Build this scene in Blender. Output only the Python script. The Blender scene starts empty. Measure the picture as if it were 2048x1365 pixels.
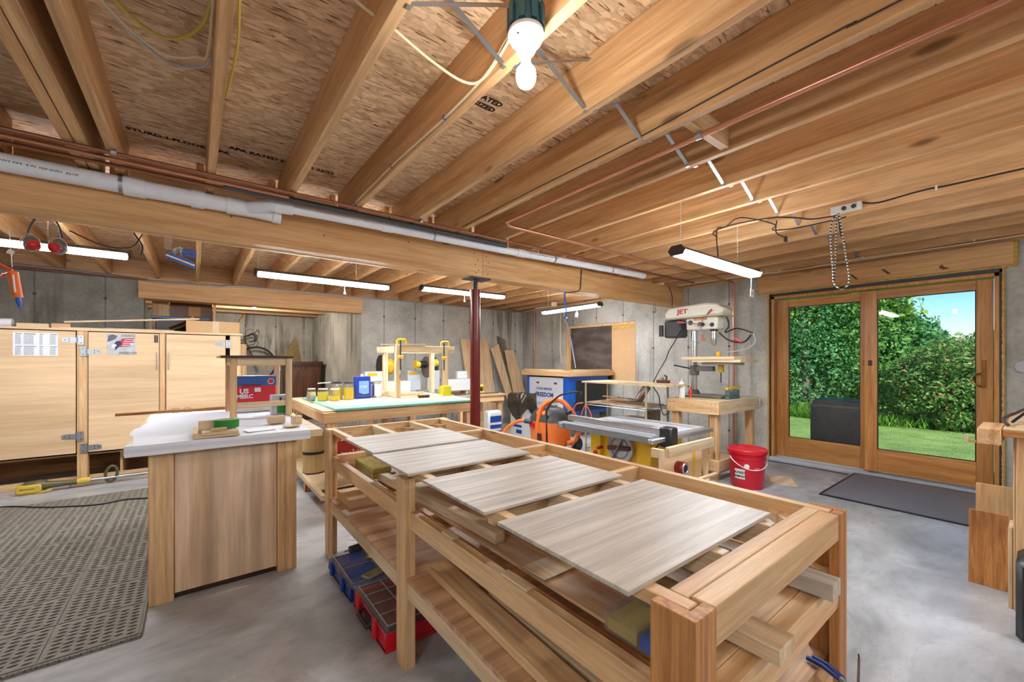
import bpy, math, random
import numpy as np
from mathutils import Matrix, Vector, Euler
random.seed(7)
SC = bpy.context.scene
COL = SC.collection
PI = math.pi
# ---------------------------------------------------------------- camera, sky, sun, exposure
cam = bpy.data.cameras.new('camera'); camo = bpy.data.objects.new('camera', cam); COL.objects.link(camo)
cam.sensor_width = 36.0; cam.lens = 822.0 / 2048.0 * 36.0; cam.shift_y = (721 - 682.5) / 2048.0
cam.clip_start = 0.02; cam.clip_end = 300
camo.location = (0, 0, 1.30); camo.rotation_euler = (PI/2, 0, -math.radians(37.6426))
SC.camera = camo
W = bpy.data.worlds.new('sky'); SC.world = W; W.use_nodes = True
wn = W.node_tree; bg = wn.nodes['Background']
sky = wn.nodes.new('ShaderNodeTexSky'); sky.sky_type = 'NISHITA'; sky.sun_disc = False
sky.sun_elevation = math.radians(42); sky.sun_rotation = math.radians(200); sky.ozone_density = 3.0; sky.air_density = 1.0; sky.dust_density = 0.3
hs = wn.nodes.new('ShaderNodeHueSaturation'); hs.inputs['Saturation'].default_value = 1.5; hs.inputs['Value'].default_value = .8; wn.links.new(sky.outputs[0], hs.inputs['Color']); wn.links.new(hs.outputs[0], bg.inputs[0]); bg.inputs[1].default_value = 0.15
sl = bpy.data.lights.new('sun', 'SUN'); sl.energy = 3.6; sl.angle = 0.01; sl.color = (1, .95, .86)
so = bpy.data.objects.new('sun', sl); COL.objects.link(so)
so.rotation_euler = Vector((0.36, 0.64, -0.68)).to_track_quat('-Z', 'Y').to_euler()
SC.view_settings.view_transform = 'Standard'; SC.view_settings.look = 'None'
SC.view_settings.exposure = 0.85; SC.view_settings.gamma = 1.0; SC.view_settings.use_curve_mapping = False
TUBE_E = 62.0; BULB_E = 170.0
try:
    SC.cycles.max_bounces = 8; SC.cycles.diffuse_bounces = 5; SC.cycles.sample_clamp_indirect = 6
except Exception: pass

# ---------------------------------------------------------------- geometry helpers
class MB:
    def __init__(s): s.v = []; s.f = []
    def add(s, vs, fs):
        n = len(s.v); s.v += [tuple(v) for v in vs]; s.f += [tuple(i + n for i in f) for f in fs]; return s
    def box(s, x0, x1, y0, y1, z0, z1):
        if x0 > x1: x0, x1 = x1, x0
        if y0 > y1: y0, y1 = y1, y0
        if z0 > z1: z0, z1 = z1, z0
        return s.add([(x0,y0,z0),(x1,y0,z0),(x1,y1,z0),(x0,y1,z0),(x0,y0,z1),(x1,y0,z1),(x1,y1,z1),(x0,y1,z1)],
                     [(0,3,2,1),(4,5,6,7),(0,1,5,4),(1,2,6,5),(2,3,7,6),(3,0,4,7)])
    def obox(s, c, sz, rot=(0,0,0)):
        R = Euler(rot).to_matrix(); hx, hy, hz = [k/2 for k in sz]; c = Vector(c)
        vs = [c + R @ Vector(p) for p in [(-hx,-hy,-hz),(hx,-hy,-hz),(hx,hy,-hz),(-hx,hy,-hz),(-hx,-hy,hz),(hx,-hy,hz),(hx,hy,hz),(-hx,hy,hz)]]
        return s.add(vs, [(0,3,2,1),(4,5,6,7),(0,1,5,4),(1,2,6,5),(2,3,7,6),(3,0,4,7)])
    def bar(s, p, q, w, h, up=(0,0,1)):
        p, q = Vector(p), Vector(q); d = (q-p).normalized(); u = Vector(up)
        a = d.cross(u)
        if a.length < 1e-4: a = d.cross(Vector((1,0,0)))
        a.normalize(); b = a.cross(d).normalized(); a *= w/2; b *= h/2
        vs = [p-a-b, p+a-b, p+a+b, p-a+b, q-a-b, q+a-b, q+a+b, q-a+b]
        return s.add(vs, [(0,1,2,3),(7,6,5,4),(0,4,5,1),(1,5,6,2),(2,6,7,3),(3,7,4,0)])
    def cyl(s, p, q, r0, r1=None, seg=16, cap=True):
        return s.tube([p, q], [r0, r0 if r1 is None else r1], seg, cap)
    def tube(s, pts, r, seg=8, cap=True, closed=False):
        pts = [Vector(p) for p in pts]; n = len(pts)
        rs = r if isinstance(r, (list, tuple)) else [r]*n
        vs = []; prev = None
        for i, p in enumerate(pts):
            if closed: d = pts[(i+1) % n] - pts[i-1]
            else: d = pts[min(i+1, n-1)] - pts[max(i-1, 0)]
            d.normalize()
            if prev is None:
                a = d.cross(Vector((0,0,1)))
                if a.length < 1e-3: a = d.cross(Vector((1,0,0)))
            else:
                a = prev - d * prev.dot(d)
                if a.length < 1e-4: a = d.orthogonal()
            a.normalize(); b = d.cross(a); prev = a
            for k in range(seg):
                t = 2*PI*k/seg; vs.append(p + (a*math.cos(t) + b*math.sin(t)) * rs[i])
        fs = []
        m = n if closed else n-1
        for i in range(m):
            for k in range(seg):
                a0 = i*seg+k; a1 = i*seg+(k+1) % seg; b0 = ((i+1) % n)*seg+k; b1 = ((i+1) % n)*seg+(k+1) % seg
                fs.append((a0, b0, b1, a1))
        if cap and not closed:
            fs.append(tuple(range(seg))); fs.append(tuple(range((n-1)*seg, n*seg))[::-1])
        return s.add(vs, fs)
    def lathe(s, prof, c=(0,0,0), seg=24, M=None):
        vs = []; c = Vector(c)
        for r, z in prof:
            for k in range(seg):
                t = 2*PI*k/seg; p = Vector((r*math.cos(t), r*math.sin(t), z))
                if M is not None: p = M @ p
                vs.append(c + p)
        fs = []; n = len(prof)
        for i in range(n-1):
            for k in range(seg):
                fs.append((i*seg+k, i*seg+(k+1) % seg, (i+1)*seg+(k+1) % seg, (i+1)*seg+k))
        if prof[0][0] > 1e-5: fs.append(tuple(range(seg))[::-1])
        if prof[-1][0] > 1e-5: fs.append(tuple(range((n-1)*seg, n*seg)))
        return s.add(vs, fs)
    def ball(s, c, r, sc=(1,1,1), seg=16, rings=10):
        vs = []; fs = []
        for i in range(rings+1):
            ph = PI*i/rings
            for k in range(seg):
                t = 2*PI*k/seg
                vs.append((c[0]+r*sc[0]*math.sin(ph)*math.cos(t), c[1]+r*sc[1]*math.sin(ph)*math.sin(t), c[2]-r*sc[2]*math.cos(ph)))
        for i in range(rings):
            for k in range(seg):
                fs.append((i*seg+k, i*seg+(k+1) % seg, (i+1)*seg+(k+1) % seg, (i+1)*seg+k))
        return s.add(vs, fs)
    def prism(s, pts, a0, a1, plane='xy'):
        n = len(pts)
        def P(p, a):
            return (p[0], p[1], a) if plane == 'xy' else ((p[0], a, p[1]) if plane == 'xz' else (a, p[0], p[1]))
        vs = [P(p, a0) for p in pts] + [P(p, a1) for p in pts]
        fs = [tuple(range(n))[::-1], tuple(range(n, 2*n))] + [(i, (i+1) % n, n+(i+1) % n, n+i) for i in range(n)]
        return s.add(vs, fs)
    def moved(s, M):
        s.v = [tuple(M @ Vector(v)) for v in s.v]; return s

ORG = {}
def mesh(name, mb, mat, org=(0,0,0), smooth=True, ang=0.6):
    me = bpy.data.meshes.new(name)
    o = Vector(org)
    me.from_pydata([(v[0]-o[0], v[1]-o[1], v[2]-o[2]) for v in mb.v], [], mb.f)
    for m in (mat if isinstance(mat, (list, tuple)) else [mat]): me.materials.append(m)
    me.validate()
    import bmesh
    bm = bmesh.new(); bm.from_mesh(me); bmesh.ops.remove_doubles(bm, verts=bm.verts, dist=1e-6) if len(bm.verts) < 3000 else None
    bmesh.ops.recalc_face_normals(bm, faces=bm.faces); bm.to_mesh(me); bm.free()
    if smooth:
        me.shade_smooth(); me.set_sharp_from_angle(angle=ang)
    return me
def bev(o, w, seg=1):
    if w:
        m = o.modifiers.new('bevel', 'BEVEL'); m.width = w; m.segments = seg; m.limit_method = 'ANGLE'; m.angle_limit = 0.7
def thing(name, label, cat, loc=(0,0,0), group=None, rz=0):
    o = bpy.data.objects.new(name, None); COL.objects.link(o); o.location = loc; o.rotation_euler = (0,0,rz)
    o.empty_display_size = .05
    o['label'] = label; o['category'] = cat
    if group: o['group'] = group
    ORG[o] = (0,0,0) if rz else tuple(loc)
    return o
def part(name, mb, mat, parent, bevel=0, label=None, stuff=False, smooth=True):
    org = ORG[parent]
    o = bpy.data.objects.new(name, mesh(name, mb, mat, org, smooth)); COL.objects.link(o); o.parent = parent
    ORG[o] = org
    if label: o['label'] = label
    if stuff: o['kind'] = 'stuff'
    bev(o, bevel); return o
def solo(name, mb, mat, label, cat, loc=None, group=None, bevel=0, stuff=False, rz=0):
    if loc is None:
        a = np.array(mb.v); lo, hi = a.min(0), a.max(0); loc = ((lo[0]+hi[0])/2, (lo[1]+hi[1])/2, lo[2])
        org = loc
    else: org = (0,0,0)
    o = bpy.data.objects.new(name, mesh(name, mb, mat, org)); COL.objects.link(o); o.location = loc; o.rotation_euler = (0,0,rz)
    o['label'] = label; o['category'] = cat
    if group: o['group'] = group
    if stuff: o['kind'] = 'stuff'
    ORG[o] = tuple(org)
    bev(o, bevel); return o
def struct(name, mb, mat, bevel=0, parent=None):
    o = bpy.data.objects.new(name, mesh(name, mb, mat, (0,0,0))); COL.objects.link(o); ORG[o] = (0,0,0)
    if parent: o.parent = parent
    else: o['kind'] = 'structure'
    bev(o, bevel); return o
def dup(root, loc, label, group=None, rz=None):
    def cp(o, par):
        c = o.copy(); COL.objects.link(c); c.parent = par
        if par: c.location = o.location
        for ch in o.children: cp(ch, c)
        return c
    r = cp(root, None); r.location = loc
    if rz is not None: r.rotation_euler = (0,0,rz)
    r['label'] = label
    if group: r['group'] = group
    return r
def B(*a): return MB().box(*a)
def txt(s, size, o, xd, yd, depth=.001, sx=1.0, bold=0.0):
    c = bpy.data.curves.new('t', 'FONT'); c.body = s; c.size = size; c.extrude = depth; c.resolution_u = 2; c.offset = bold
    ob = bpy.data.objects.new('t', c); COL.objects.link(ob)
    me = ob.to_mesh(); X = Vector(xd).normalized(); Y = Vector(yd).normalized(); Z = X.cross(Y); O = Vector(o)
    m = MB(); m.add([O + X*(v.co.x*sx) + Y*v.co.y + Z*(v.co.z+depth) for v in me.vertices], [tuple(p.vertices) for p in me.polygons])
    ob.to_mesh_clear(); bpy.data.objects.remove(ob); bpy.data.curves.remove(c)
    return m
def arc(c, r, a0, a1, n, u, v):
    c, u, v = Vector(c), Vector(u), Vector(v)
    return [c + u*(r*math.cos(a0+(a1-a0)*i/n)) + v*(r*math.sin(a0+(a1-a0)*i/n)) for i in range(n+1)]
def spl(pts, n=6):
    P = [Vector(p) for p in pts]; P = [P[0]] + P + [P[-1]]; out = []
    for i in range(1, len(P)-2):
        for k in range(n):
            t = k/n; a, b, c, d = P[i-1], P[i], P[i+1], P[i+2]
            out.append(0.5*((2*b) + (c-a)*t + (2*a-5*b+4*c-d)*t*t + (3*b-a-3*c+d)*t**3))
    out.append(P[-2]); return out

# ---------------------------------------------------------------- materials
def mat(name):
    m = bpy.data.materials.new(name); m.use_nodes = True; return m, m.node_tree, m.node_tree.nodes['Principled BSDF']
def N(nt, t, **k):
    n = nt.nodes.new('ShaderNode' + t)
    for a, b in k.items():
        if a in ('inp',):
            for i, v in b.items(): n.inputs[i].default_value = v
        else: setattr(n, a, b)
    return n
def L(nt, a, b): nt.links.new(a, b)
def ramp(nt, fac, stops, interp='LINEAR'):
    r = nt.nodes.new('ShaderNodeValToRGB'); r.color_ramp.interpolation = interp
    e = r.color_ramp.elements
    while len(e) < len(stops): e.new(0.5)
    for i, (p, c) in enumerate(stops):
        e[i].position = p; e[i].color = (c if len(c) == 4 else tuple(c) + (1,)) if isinstance(c, (tuple, list)) else (c, c, c, 1)
    L(nt, fac, r.inputs[0]); return r
def srgb(r, g, b):
    f = lambda c: (c/255/12.92) if c/255 <= .04045 else ((c/255+.055)/1.055)**2.4
    return (f(r), f(g), f(b), 1)
def coords(nt, scale, rot=(0,0,0), rnd=30.0, src='Object'):
    tc = N(nt, 'TexCoord'); oi = N(nt, 'ObjectInfo'); mul = N(nt, 'Math', operation='MULTIPLY', inp={1: rnd}); L(nt, oi.outputs['Random'], mul.inputs[0])
    ad = N(nt, 'VectorMath', operation='ADD'); L(nt, tc.outputs[src], ad.inputs[0]); L(nt, mul.outputs[0], ad.inputs[1])
    mp = N(nt, 'Mapping'); mp.inputs['Scale'].default_value = scale; mp.inputs['Rotation'].default_value = rot
    L(nt, ad.outputs[0], mp.inputs[0]); return mp.outputs[0], ad.outputs[0]
def mix(nt, fac, a, b, mode='MIX'):
    m = nt.nodes.new('ShaderNodeMix'); m.data_type = 'RGBA'; m.blend_type = mode
    for s, v in ((m.inputs[0], fac), (m.inputs[6], a), (m.inputs[7], b)):
        if isinstance(v, (int, float)): s.default_value = v
        elif isinstance(v, tuple): s.default_value = v
        else: L(nt, v, s)
    return m.outputs[2]
def bump(nt, bs, h, strength=.2, dist=.002):
    b = N(nt, 'Bump', inp={'Strength': strength, 'Distance': dist}); L(nt, h, b.inputs['Height']); L(nt, b.outputs[0], bs.inputs['Normal'])
def plain(name, c, rough=.5, metal=0, spec=.5, noise=0, **k):
    m, nt, bs = mat(name); c = tuple(c) + ((1,) if len(c) == 3 else ())
    bs.inputs['Roughness'].default_value = rough; bs.inputs['Metallic'].default_value = metal; bs.inputs['Specular IOR Level'].default_value = spec
    v, _ = coords(nt, (8,8,8)); n = N(nt, 'TexNoise', inp={'Scale': 3.0, 'Detail': 5.0}); L(nt, v, n.inputs[0])
    lo = tuple(x*(1-(noise or .08)) for x in c[:3]) + (1,)
    r = ramp(nt, n.outputs[0], [(.3, lo), (.7, c)]); L(nt, r.outputs[0], bs.inputs['Base Color'])
    for a, b in k.items(): bs.inputs[a.replace('_', ' ')].default_value = b
    return m
def wood(name, light, dark, axis='X', s=1.0, knots=.0, rough=.5, contrast=1.0, rings=True, coat=0):
    m, nt, bs = mat(name); long_, cross = .9*s, 16*s
    sc = {'X': (long_, cross, cross), 'Y': (cross, long_, cross), 'Z': (cross, cross, long_)}[axis]
    v, raw = coords(nt, sc)
    n1 = N(nt, 'TexNoise', inp={'Scale': 1.3, 'Detail': 6.0, 'Roughness': .6, 'Distortion': .7}); L(nt, v, n1.inputs[0])
    n2 = N(nt, 'TexNoise', inp={'Scale': 5.0, 'Detail': 3.0, 'Roughness': .7}); L(nt, v, n2.inputs[0])
    r1 = ramp(nt, n1.outputs[0], [(.33, dark), (.62, light)])
    fine = ramp(nt, n2.outputs[0], [(.35, .70), (.6, 1.0)])
    c = mix(nt, min(1,.7*contrast), r1.outputs[0], fine.outputs[0], 'MULTIPLY')
    if rings:
        wv = N(nt, 'TexWave', wave_type='BANDS', bands_direction={'X': 'Y', 'Y': 'X', 'Z': 'X'}[axis], inp={'Scale': .35, 'Distortion': 5.0, 'Detail': 2.0, 'Detail Scale': .6})
        L(nt, v, wv.inputs[0]); rr = ramp(nt, wv.outputs[0], [(.0, .74), (.4, 1.0)]); c = mix(nt, min(1,.7*contrast), c, rr.outputs[0], 'MULTIPLY')
    if knots:
        ks = {'X': (1.6, 5, 5), 'Y': (5, 1.6, 5), 'Z': (5, 5, 1.6)}[axis]
        mp = N(nt, 'Mapping'); mp.inputs['Scale'].default_value = ks; L(nt, raw, mp.inputs[0])
        vo = N(nt, 'TexVoronoi', inp={'Scale': 1.0}); L(nt, mp.outputs[0], vo.inputs[0])
        kr = ramp(nt, vo.outputs['Distance'], [(.0, 1.0), (.045*knots+.03, .85), (.07*knots+.06, 0.0)])
        c = mix(nt, kr.outputs[0], c, tuple(x*.32 for x in dark[:3]) + (1,))
    L(nt, c, bs.inputs['Base Color']); bs.inputs['Roughness'].default_value = rough
    if coat: bs.inputs['Coat Weight'].default_value = coat; bs.inputs['Coat Roughness'].default_value = .15
    bump(nt, bs, n2.outputs[0], .12, .002); return m
def W3(name, light, dark, **k):
    return {a: wood(name + '_' + a.lower(), light, dark, axis=a, **k) for a in 'XYZ'}
JOIST = W3('fir_joist', srgb(232,190,140), srgb(206,154,102), knots=1.0, s=.8, rough=.55)
BEAM = W3('lvl_beam', srgb(228,182,126), srgb(206,152,96), knots=.7, s=.6)
PINE = W3('pine', srgb(230,194,146), srgb(208,160,108), knots=.5)
CEDAR = W3('amber_fir', srgb(206,146,84), srgb(160,98,44), s=1.4, contrast=1.4)
PALE = W3('pale_lumber', srgb(230,208,172), srgb(208,176,134), knots=.3)
OAKF = W3('door_pine', srgb(216,158,92), srgb(186,122,60), s=.8, contrast=1.2, rough=.35)
PLY = W3('birch_plywood', srgb(232,200,160), srgb(216,180,138), s=.35, contrast=.7, rough=.45)
PLYP = W3('panel_plywood', srgb(234,204,172), srgb(206,168,132), s=.28, contrast=1.3, rough=.5)
PLYB = W3('brown_plywood', srgb(216,176,136), srgb(176,132,94), s=.5, contrast=1.2)
GREYW = W3('grey_laminate', srgb(204,196,184), srgb(172,162,150), s=.9, contrast=.9, rough=.45)
DARKW = W3('dark_wood', srgb(74,40,24), srgb(36,18,12), s=1.0, rough=.3)
BROWN = W3('walnut_brown', srgb(112,66,34), srgb(60,32,16), s=.8, rough=.35)
OLDW = W3('weathered_board', srgb(150,138,120), srgb(104,92,78), s=.9, contrast=1.3, rough=.8)

def osb(name, a, b, d):
    m, nt, bs = mat(name)
    base = None
    for i, (rz, sc) in enumerate(((.22, (15, 60, 60)), (-.40, (19, 64, 64)), (1.0, (24, 50, 50)))):
        v, raw = coords(nt, sc, (0, 0, rz), 0)
        ds = N(nt, 'TexNoise', inp={'Scale': .35, 'Detail': 3.0}); L(nt, v, ds.inputs[0])
        ad = N(nt, 'VectorMath', operation='ADD'); ml = N(nt, 'VectorMath', operation='SCALE', inp={3: 2.2}); L(nt, ds.outputs[1], ml.inputs[0]); L(nt, v, ad.inputs[0]); L(nt, ml.outputs[0], ad.inputs[1])
        vo = N(nt, 'TexVoronoi', inp={'Scale': .75, 'Randomness': 1.0}); L(nt, ad.outputs[0], vo.inputs[0])
        sp = N(nt, 'SeparateColor'); L(nt, vo.outputs['Color'], sp.inputs[0])
        r = ramp(nt, sp.outputs[0], [(0, b), (.5, a), (1, tuple(min(1, x*1.18) for x in a[:3]) + (1,))])
        c = r.outputs[0]
        ed = ramp(nt, vo.outputs['Distance'], [(.45, 1.0), (.85, .62)]); c = mix(nt, .6, c, ed.outputs[0], 'MULTIPLY')
        if base is None: base = c
        else:
            pick = ramp(nt, sp.outputs[1], [(.45, 0.0), (.55, 1.0)]); base = mix(nt, pick.outputs[0], base, c)
    v, raw = coords(nt, (7, 60, 60), (0,0,.12), 0)
    n = N(nt, 'TexNoise', inp={'Scale': 1.0, 'Detail': 4.0, 'Distortion': 1.2}); L(nt, v, n.inputs[0])
    kr = ramp(nt, n.outputs[0], [(.34, 1.0), (.41, 0.0)]); base = mix(nt, kr.outputs[0], base, d)
    v2, _ = coords(nt, (1.3, 1.3, 1.3), (0,0,0), 0); n2 = N(nt, 'TexNoise', inp={'Scale': 1.0, 'Detail': 3.0}); L(nt, v2, n2.inputs[0])
    tr = ramp(nt, n2.outputs[0], [(.35, .84), (.6, 1.0)]); base = mix(nt, .8, base, tr.outputs[0], 'MULTIPLY')
    L(nt, base, bs.inputs['Base Color']); bs.inputs['Roughness'].default_value = .75; return m
OSB = osb('oriented_strand_board', srgb(234,204,168), srgb(206,168,128), srgb(136,96,60))

def concrete(name, seam_axis, seed=0, dark=0.0):
    m, nt, bs = mat(name)
    v, raw = coords(nt, (1,1,1), rnd=seed)
    a = N(nt, 'TexNoise', inp={'Scale': 1.2, 'Detail': 8.0, 'Roughness': .65}); L(nt, v, a.inputs[0])
    base = ramp(nt, a.outputs[0], [(.3, srgb(148-dark,146-dark,138-dark)), (.65, srgb(200-dark,198-dark,190-dark))]).outputs[0]
    vs, _ = coords(nt, (7, 7, .55) , rnd=seed); st = N(nt, 'TexNoise', inp={'Scale': 1.0, 'Detail': 6.0, 'Distortion': .4}); L(nt, vs, st.inputs[0])
    msk, _ = coords(nt, (.9,.9,.45), rnd=seed+3); mk = N(nt, 'TexNoise', inp={'Scale': 1.3, 'Detail': 2.0}); L(nt, msk, mk.inputs[0])
    r1 = ramp(nt, st.outputs[0], [(.5, 0.0), (.66, 1.0)]); r2 = ramp(nt, mk.outputs[0], [(.48, 0.0), (.62, .75)])
    base = mix(nt, mix(nt, 1.0, r1.outputs[0], r2.outputs[0], 'MULTIPLY'), base, srgb(92,84,72))
    gr, _ = coords(nt, (30,30,30), rnd=seed); g = N(nt, 'TexNoise', inp={'Scale': 1.0, 'Detail': 5.0}); L(nt, gr, g.inputs[0])
    base = mix(nt, .5, base, ramp(nt, g.outputs[0], [(.36, .74), (.52, 1.0)]).outputs[0], 'MULTIPLY')
    # form seams: thin vertical lines with tie holes
    sx = N(nt, 'SeparateXYZ'); tc = N(nt, 'TexCoord'); L(nt, tc.outputs['Object'], sx.inputs[0])
    dv = N(nt, 'Math', operation='MULTIPLY', inp={1: 1/.61}); L(nt, sx.outputs[seam_axis], dv.inputs[0])
    fr = N(nt, 'Math', operation='FRACT'); L(nt, dv.outputs[0], fr.inputs[0])
    sb = N(nt, 'Math', operation='SUBTRACT', inp={1: .5}); L(nt, fr.outputs[0], sb.inputs[0]); ab = N(nt, 'Math', operation='ABSOLUTE'); L(nt, sb.outputs[0], ab.inputs[0])
    sr = ramp(nt, ab.outputs[0], [(.0, 1.0), (.008, 1.0), (.016, 0.0)]); base = mix(nt, mix(nt, .65, (0,0,0,1), sr.outputs[0]), base, srgb(86,80,72))
    dz = N(nt, 'Math', operation='MULTIPLY', inp={1: 1/.6}); L(nt, sx.outputs['Z'], dz.inputs[0]); fz = N(nt, 'Math', operation='FRACT'); L(nt, dz.outputs[0], fz.inputs[0])
    s2 = N(nt, 'Math', operation='SUBTRACT', inp={1: .5}); L(nt, fz.outputs[0], s2.inputs[0])
    cb = N(nt, 'CombineXYZ'); L(nt, sb.outputs[0], cb.inputs[0]); L(nt, s2.outputs[0], cb.inputs[1]); ln = N(nt, 'VectorMath', operation='LENGTH'); L(nt, cb.outputs[0], ln.inputs[0])
    tr = ramp(nt, ln.outputs['Value'], [(.0, 1.0), (.022, .9), (.034, 0.0)]); base = mix(nt, tr.outputs[0], base, srgb(70,62,54))
    L(nt, base, bs.inputs['Base Color']); bs.inputs['Roughness'].default_value = .85; bump(nt, bs, a.outputs[0], .3, .01); return m
CONX = concrete('poured_concrete_far', 'X', 2.0); CONY = concrete('poured_concrete_right', 'Y', 9.0); COND = concrete('stained_concrete', 'X', 14.0, 34); CONN = concrete('alcove_concrete', 'Y', 21.0, 10)
def floor_mat():
    m, nt, bs = mat('sealed_concrete')
    v, raw = coords(nt, (.8,1.3,1), (0,0,.5), 0)
    a = N(nt, 'TexNoise', inp={'Scale': 1.6, 'Detail': 9.0, 'Roughness': .62, 'Distortion': .5}); L(nt, v, a.inputs[0])
    base = ramp(nt, a.outputs[0], [(.34, srgb(134,135,138)), (.5, srgb(166,168,171)), (.66, srgb(192,193,196))]).outputs[0]
    v2, _ = coords(nt, (6,14,6), (0,0,-.3), 0); b = N(nt, 'TexNoise', inp={'Scale': 1.0, 'Detail': 6.0, 'Roughness': .7}); L(nt, v2, b.inputs[0])
    base = mix(nt, .45, base, ramp(nt, b.outputs[0], [(.38, .7), (.5, 1.0)]).outputs[0], 'MULTIPLY')
    v3, _ = coords(nt, (1.1,1.6,1), (0,0,.9), 5); c = N(nt, 'TexNoise', inp={'Scale': 1.4, 'Detail': 7.0}); L(nt, v3, c.inputs[0])
    base = mix(nt, ramp(nt, c.outputs[0], [(.60, 0.0), (.70, .55)]).outputs[0], base, srgb(112,111,110))
    L(nt, base, bs.inputs['Base Color']); L(nt, ramp(nt, a.outputs[0], [(.3, .42), (.7, .22)]).outputs[0], bs.inputs['Roughness']); bump(nt, bs, b.outputs[0], .08, .002); return m
FLOOR = floor_mat()
def emis(name, c, e):
    m, nt, bs = mat(name); nt.nodes.remove(bs); em = N(nt, 'Emission', inp={0: tuple(c)+(1,), 1: e}); L(nt, em.outputs[0], nt.nodes['Material Output'].inputs[0]); return m
TUBE = emis('lit_tube', (.90,.95,1.0), TUBE_E); BULB = emis('lit_bulb', (1,.95,.88), BULB_E); BULBA = emis('lit_alcove_bulb', (1,.94,.82), BULB_E*10)
def glass(name, tint=(1,1,1), rough=0.0, alpha=.0):
    m, nt, bs = mat(name); nt.nodes.remove(bs)
    g = N(nt, 'BsdfGlossy', inp={'Roughness': max(rough, .0)}); t = N(nt, 'BsdfTransparent', inp={0: tuple(tint)+(1,)}); lw = N(nt, 'LayerWeight', inp={0: .5}); pw = N(nt, 'Math', operation='POWER', inp={1: 4.0}); L(nt, lw.outputs['Facing'], pw.inputs[0]); fr = N(nt, 'Math', operation='MULTIPLY_ADD', inp={1: .5, 2: .015}); L(nt, pw.outputs[0], fr.inputs[0])
    mx = N(nt, 'MixShader'); L(nt, fr.outputs[0], mx.inputs[0]); L(nt, t.outputs[0], mx.inputs[1]); L(nt, g.outputs[0], mx.inputs[2]); out = mx
    if alpha:
        d = N(nt, 'BsdfDiffuse', inp={0: (.85,.85,.85,1)}); m2 = N(nt, 'MixShader', inp={0: alpha}); L(nt, mx.outputs[0], m2.inputs[1]); L(nt, d.outputs[0], m2.inputs[2]); out = m2
    L(nt, out.outputs[0], nt.nodes['Material Output'].inputs[0]); return m
GLASS = glass('clear_glass', (.96,.99,.97)); FILM = glass('clear_film', (.97,.97,.97), .12, .10); PLAST = glass('clear_plastic', (.96,.96,.96), .1, .045)
STEEL = plain('galvanised_steel', srgb(176,182,188), .35, .9); CHROME = plain('chrome', srgb(205,205,208), .25, 1.0); IRON = plain('dark_iron', srgb(60,60,62), .45, .6)
BRASS = plain('aged_brass', srgb(150,112,60), .3, .9); COPPER = plain('copper', srgb(206,146,118), .32, .8); COPPERD = plain('dull_copper', srgb(150,100,76), .45, .7)
BLACK = plain('black_rubber', srgb(26,26,28), .6); BLKP = plain('black_plastic', srgb(34,34,38), .4); PVC = plain('white_pvc', srgb(232,234,242), .35)
WHITE = plain('white_paint', srgb(232,232,228), .45); PAPER = plain('white_paper', srgb(226,230,238), .7, noise=.05); CREAM = plain('cream_enamel', srgb(224,220,204), .35)
INK = plain('black_ink', srgb(24,22,22), .8); RED = plain('red_plastic', srgb(196,22,34), .35); REDB = plain('bright_red', srgb(206,24,48), .32); YEL = plain('yellow_enamel', srgb(232,184,30), .35)
YTAPE = plain('yellow_tub', srgb(222,206,30), .4); BLUE = plain('blue_plastic', srgb(24,60,140), .35); BLUEB = plain('bright_blue', srgb(20,96,200), .4); ORANGE = plain('orange_plastic', srgb(236,120,44), .4)
GREEN = plain('green_tape', srgb(34,130,46), .5); TEAL = plain('teal_box', srgb(44,98,112), .5); SEA = plain('pale_green_board', srgb(140,206,184), .4); GREY = plain('grey_plastic', srgb(120,122,126), .5); LGREY = plain('light_grey', srgb(186,190,196), .4)
DGREY = plain('dark_grey', srgb(62,62,66), .5); SILVER = plain('brushed_aluminium', srgb(196,200,206), .28, .85); CARD = plain('cardboard', srgb(204,166,122), .8); CARDD = plain('brown_cardboard', srgb(186,142,98), .85)
FOAM = plain('expanding_foam', srgb(218,176,96), .9, noise=.3); MAROON = plain('oxide_red_paint', srgb(112,26,24), .28, noise=.2); CABLEW = plain('cream_cable', srgb(226,212,180), .5); CABLEY = plain('yellow_cable', srgb(206,182,80), .5)
MATM = plain('rubber_mat', srgb(128,122,112), .55, noise=.25); STRAWY = plain('straw_paper', srgb(206,178,130), .9, noise=.1); CORK = plain('mineral_wool', srgb(186,166,84), .95, noise=.4); AMBER = plain('amber_liquid', srgb(206,184,20), .2)
SKINV = plain('pale_vinyl', srgb(204,206,206), .5)
# ================================================================ the room shell
XW, YF, JB, JT = 6.02, 7.40, 2.415, 2.655       # right wall face, far wall face, joist bottom / top
struct('floor', B(-4.2, 6.27, -3.2, 11.5, -.12, 0), FLOOR)
struct('ceiling', B(-4.2, 6.27, -3.2, 11.5, JT, JT+.04), OSB)
m = MB(); m.box(-4.2,-.545,YF,YF+.25,0,2.41); struct('wall_far_left', m, COND)
m = MB(); m.box(2.33,XW+.25,YF,YF+.25,0,2.41); struct('wall_far_right', m, CONX)
m = MB(); m.box(XW,XW+.25,-3.2,.235,0,2.41); m.box(XW,XW+.25,.235,2.235,2.17,2.19); m.box(XW,XW+.25,2.235,4.31,0,2.41)
m.box(XW,XW+.25,4.31,5.99,0,.86); m.box(XW,XW+.25,4.31,5.99,1.985,2.41); m.box(XW,XW+.25,5.99,YF,0,2.41); m.box(XW+.16,XW+.25,.1,2.36,2.19,2.41)
struct('wall_right', m, CONY)
struct('wall_left', B(-4.45,-4.2,-3.2,YF,0,2.655), CONY); struct('wall_back', B(-4.2,6.27,-3.45,-3.2,0,2.655), CONX)
m = MB(); m.box(2.33,2.58,YF+.25,11.2,0,2.38); struct('wall_alcove_right', m, CONN)
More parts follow.
